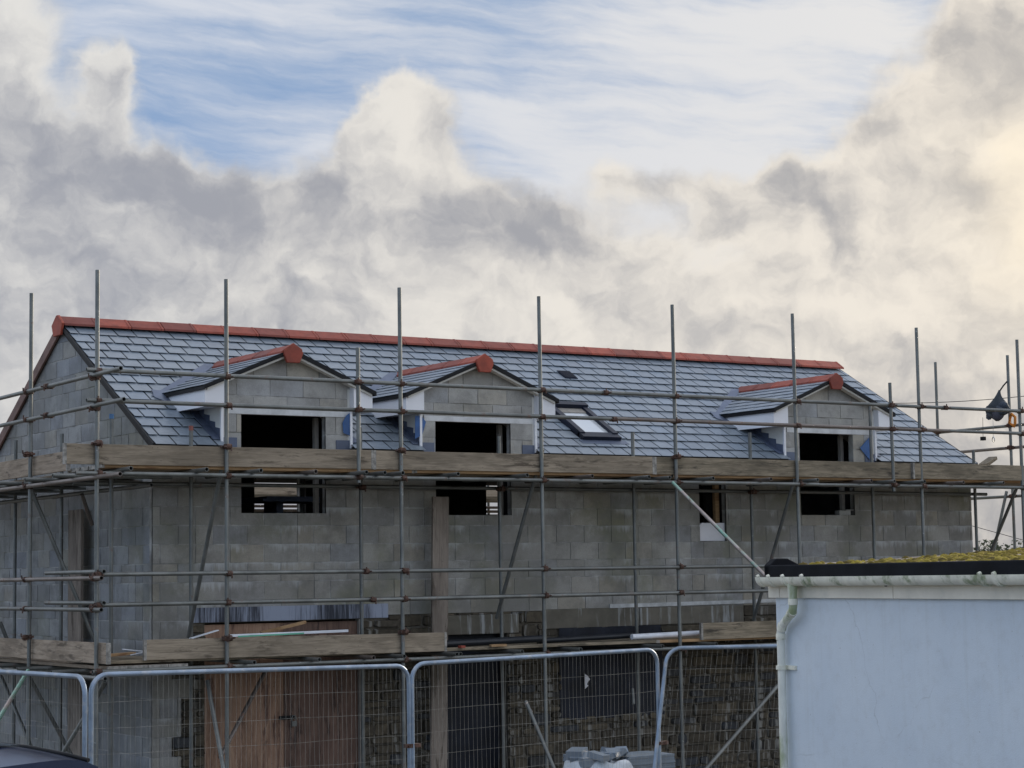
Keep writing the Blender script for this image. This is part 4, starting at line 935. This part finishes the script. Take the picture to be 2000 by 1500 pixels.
# ================================================================ far bushes by the horizon
def bush(px,y,d,wd,ht,label,seed):
    rng=random.Random(seed); c=dep(px,y,d); t_=thing('bush',label,'bush',(c.x,c.y,-3.0),group='distant bushes behind the garage')
    tr=MB(); tr.tube((c.x,c.y,-3.0),(c.x,c.y,c.z-ht*.3),.09,8,None,None,.03)
    for k in range(5): a=rng.random()*6.28; tr.tube((c.x,c.y,c.z-ht*.9),(c.x+math.cos(a)*wd*.5,c.y+math.sin(a)*wd*.5,c.z-ht*.2),.03,5,None,None,.01)
    tr.build('trunk',M_wxd,t_)
    cr=MB()
    for i in range(2200):
        a=rng.random()*6.28; rr=rng.random()**.5; zz=rng.random()
        p=Vector((c.x+math.cos(a)*rr*wd*(1-.4*zz),c.y+math.sin(a)*rr*wd*(1-.4*zz),c.z-ht*1.6+zz*ht*1.6*(1+.25*math.sin(a*3+px))))
        s=rng.uniform(.03,.075); u=Vector((rng.uniform(-1,1),rng.uniform(-1,1),rng.uniform(-1,1))).normalized(); v=u.orthogonal().normalized()
        cr.face([p-u*s,p-v*s*.5,p+u*s,p+v*s*.5],(rng.random(),rng.random(),0))
    cr.build('crown',M_leaf,t_)
M_leaf=mat_attr('leaf',(.035,.045,.025),(.075,.09,.045),(.06,.055,.03),rough=.8,bst=0,spec=.2)
bush(1952,1070,48,1.1,.5,'low dark bush on the skyline behind the far scaffold poles',5)
bush(1985,1078,50,1.2,.35,'lower dark bush at the right edge of the skyline',6)
bush(1905,1085,49,1.0,.3,'small bush low on the skyline next to the building corner',7)
# ================================================================ parked car (only the roof corner shows)
cd=11.2; top=dep(20,1457,cd)
car=thing('parked_car','dark blue parked car, roof and windscreen in the bottom left corner','car',(top.x-.4,top.y,-2.56))
zt=top.z; gc=-2.56
M_paint=mat_plain('dark_blue_paint',(.012,.018,.045),.16,var=.1,scale=2,spec=.5); M_cglass=mat_plain('car_glass',(.05,.07,.1),.04,var=0,scale=1,spec=1.0); M_rub=mat_plain('tyre_rubber',(.02,.02,.02),.85)
cth=R(-8)-0.0   # heading of the nose
fwd=-(Vector((FW.x,FW.y,0)).normalized()); fwd=Matrix.Rotation(R(62),3,'Z')@fwd; rt=Vector((-fwd.y,fwd.x,0))
cc0=Vector((top.x,top.y,gc))-rt*.0
ctr=dep(-55,1449,cd+.3); ctr.z=gc
def cpnt(l,s,z): return ctr+fwd*l+rt*s+Vector((0,0,z))
hr=zt-gc
def loft(secs,name,mat,parent,smooth=50,sub=1):
    b=MB(); n=len(secs[0]); vs=[p for s in secs for p in s]
    b.raw(vs,[(i*n+k,i*n+(k+1)%n,(i+1)*n+(k+1)%n,(i+1)*n+k) for i in range(len(secs)-1) for k in range(n)]+[tuple(reversed(range(n))),tuple(range((len(secs)-1)*n,len(secs)*n))])
    return b.build(name,mat,parent,smooth=smooth,subsurf=sub)
def ring_(l,z0,z1,w0,w1,crown=.04): return [cpnt(l,-w0,z0),cpnt(l,-w0*1.02,(z0*.5+z1*.5)),cpnt(l,-w1,z1),cpnt(l,-w1*.5,z1+crown),cpnt(l,w1*.5,z1+crown),cpnt(l,w1,z1),cpnt(l,w0*1.02,(z0*.5+z1*.5)),cpnt(l,w0,z0)]
body=loft([ring_(-2.1,.35,.8,.75,.7),ring_(-2.0,.28,.95,.86,.8),ring_(-1.2,.25,.98,.89,.85),ring_(.6,.25,.95,.9,.86),ring_(1.7,.28,.82,.88,.8),ring_(2.1,.32,.65,.75,.65)],'body',M_paint,car)
def cab(l,z0,z1,w0,w1): return ring_(l,z0,z1,w0,w1,.03)
loft([cab(-1.95,.9,.95,.76,.72),cab(-1.5,.92,hr-.17,.78,.60),cab(-.9,.92,hr-.04,.80,.60),cab(-.2,.92,hr-.035,.80,.60),cab(.35,.92,hr-.13,.79,.60),cab(.9,.92,1.25,.78,.64),cab(1.25,.9,.97,.76,.7)],'windscreen_glass',M_cglass,car)
rf=MB(); vs=[]; nl,nw=12,10
for i in range(nl+1):
    l=-1.45+i*1.85/nl; 
    for k in range(nw+1):
        s=-.62+1.24*k/nw; zz=hr-.02-.11*((l+.5)/1.0)**2-.07*(s/.62)**4; vs.append(cpnt(l,s,zz))
m_=len(vs); low=[v-Vector((0,0,.05)) for v in vs]
fs=[(i*(nw+1)+k,(i+1)*(nw+1)+k,(i+1)*(nw+1)+k+1,i*(nw+1)+k+1) for i in range(nl) for k in range(nw)]
rf.raw(vs,fs); rf.raw(low,[tuple(reversed(f)) for f in fs])
for i in range(nl):
    for k in (0,nw): a=i*(nw+1)+k; rf.face([vs[a],vs[a+nw+1],low[a+nw+1],low[a]])
for k in range(nw):
    for i in (0,nl): a=i*(nw+1)+k; rf.face([vs[a],vs[a+1],low[a+1],low[a]])
rf.build('roof',M_paint,car,smooth=50)
sr=MB(); vs=[cpnt(l,s,hr-.011-.11*((l+.5)/1.0)**2-.07*(abs(s)/.62)**4+.003) for l in (-.75,-.5,-.25,0) for s in (-.4,-.2,0,.2,.4)]
sr.raw(vs,[(i*5+k,(i+1)*5+k,(i+1)*5+k+1,i*5+k+1) for i in range(3) for k in range(4)]); sr.build('sunroof',M_cglass,car,smooth=60)
for s in (-.6,.6):
    b=MB(); b.sweep([cpnt(l,s*.97,hr-.060-.11*((l+.5)/1.0)**2) for l in (-1.35,-1,-.7,-.4,-.1,.2,.36)],.014,8); b.build('roof_rail',M_black,car,smooth=60)
    for l in (-1.35,1.35):
        b=MB(); p=cpnt(l,s*1.38,.32); b.tube(p-rt*.1,p+rt*.1,.32,24); wl=b.build('wheel',M_rub,car,smooth=50)
        b=MB(); b.tube(p-rt*.105,p+rt*.105,.2,18); b.build('rim',M_steel,wl,smooth=50)
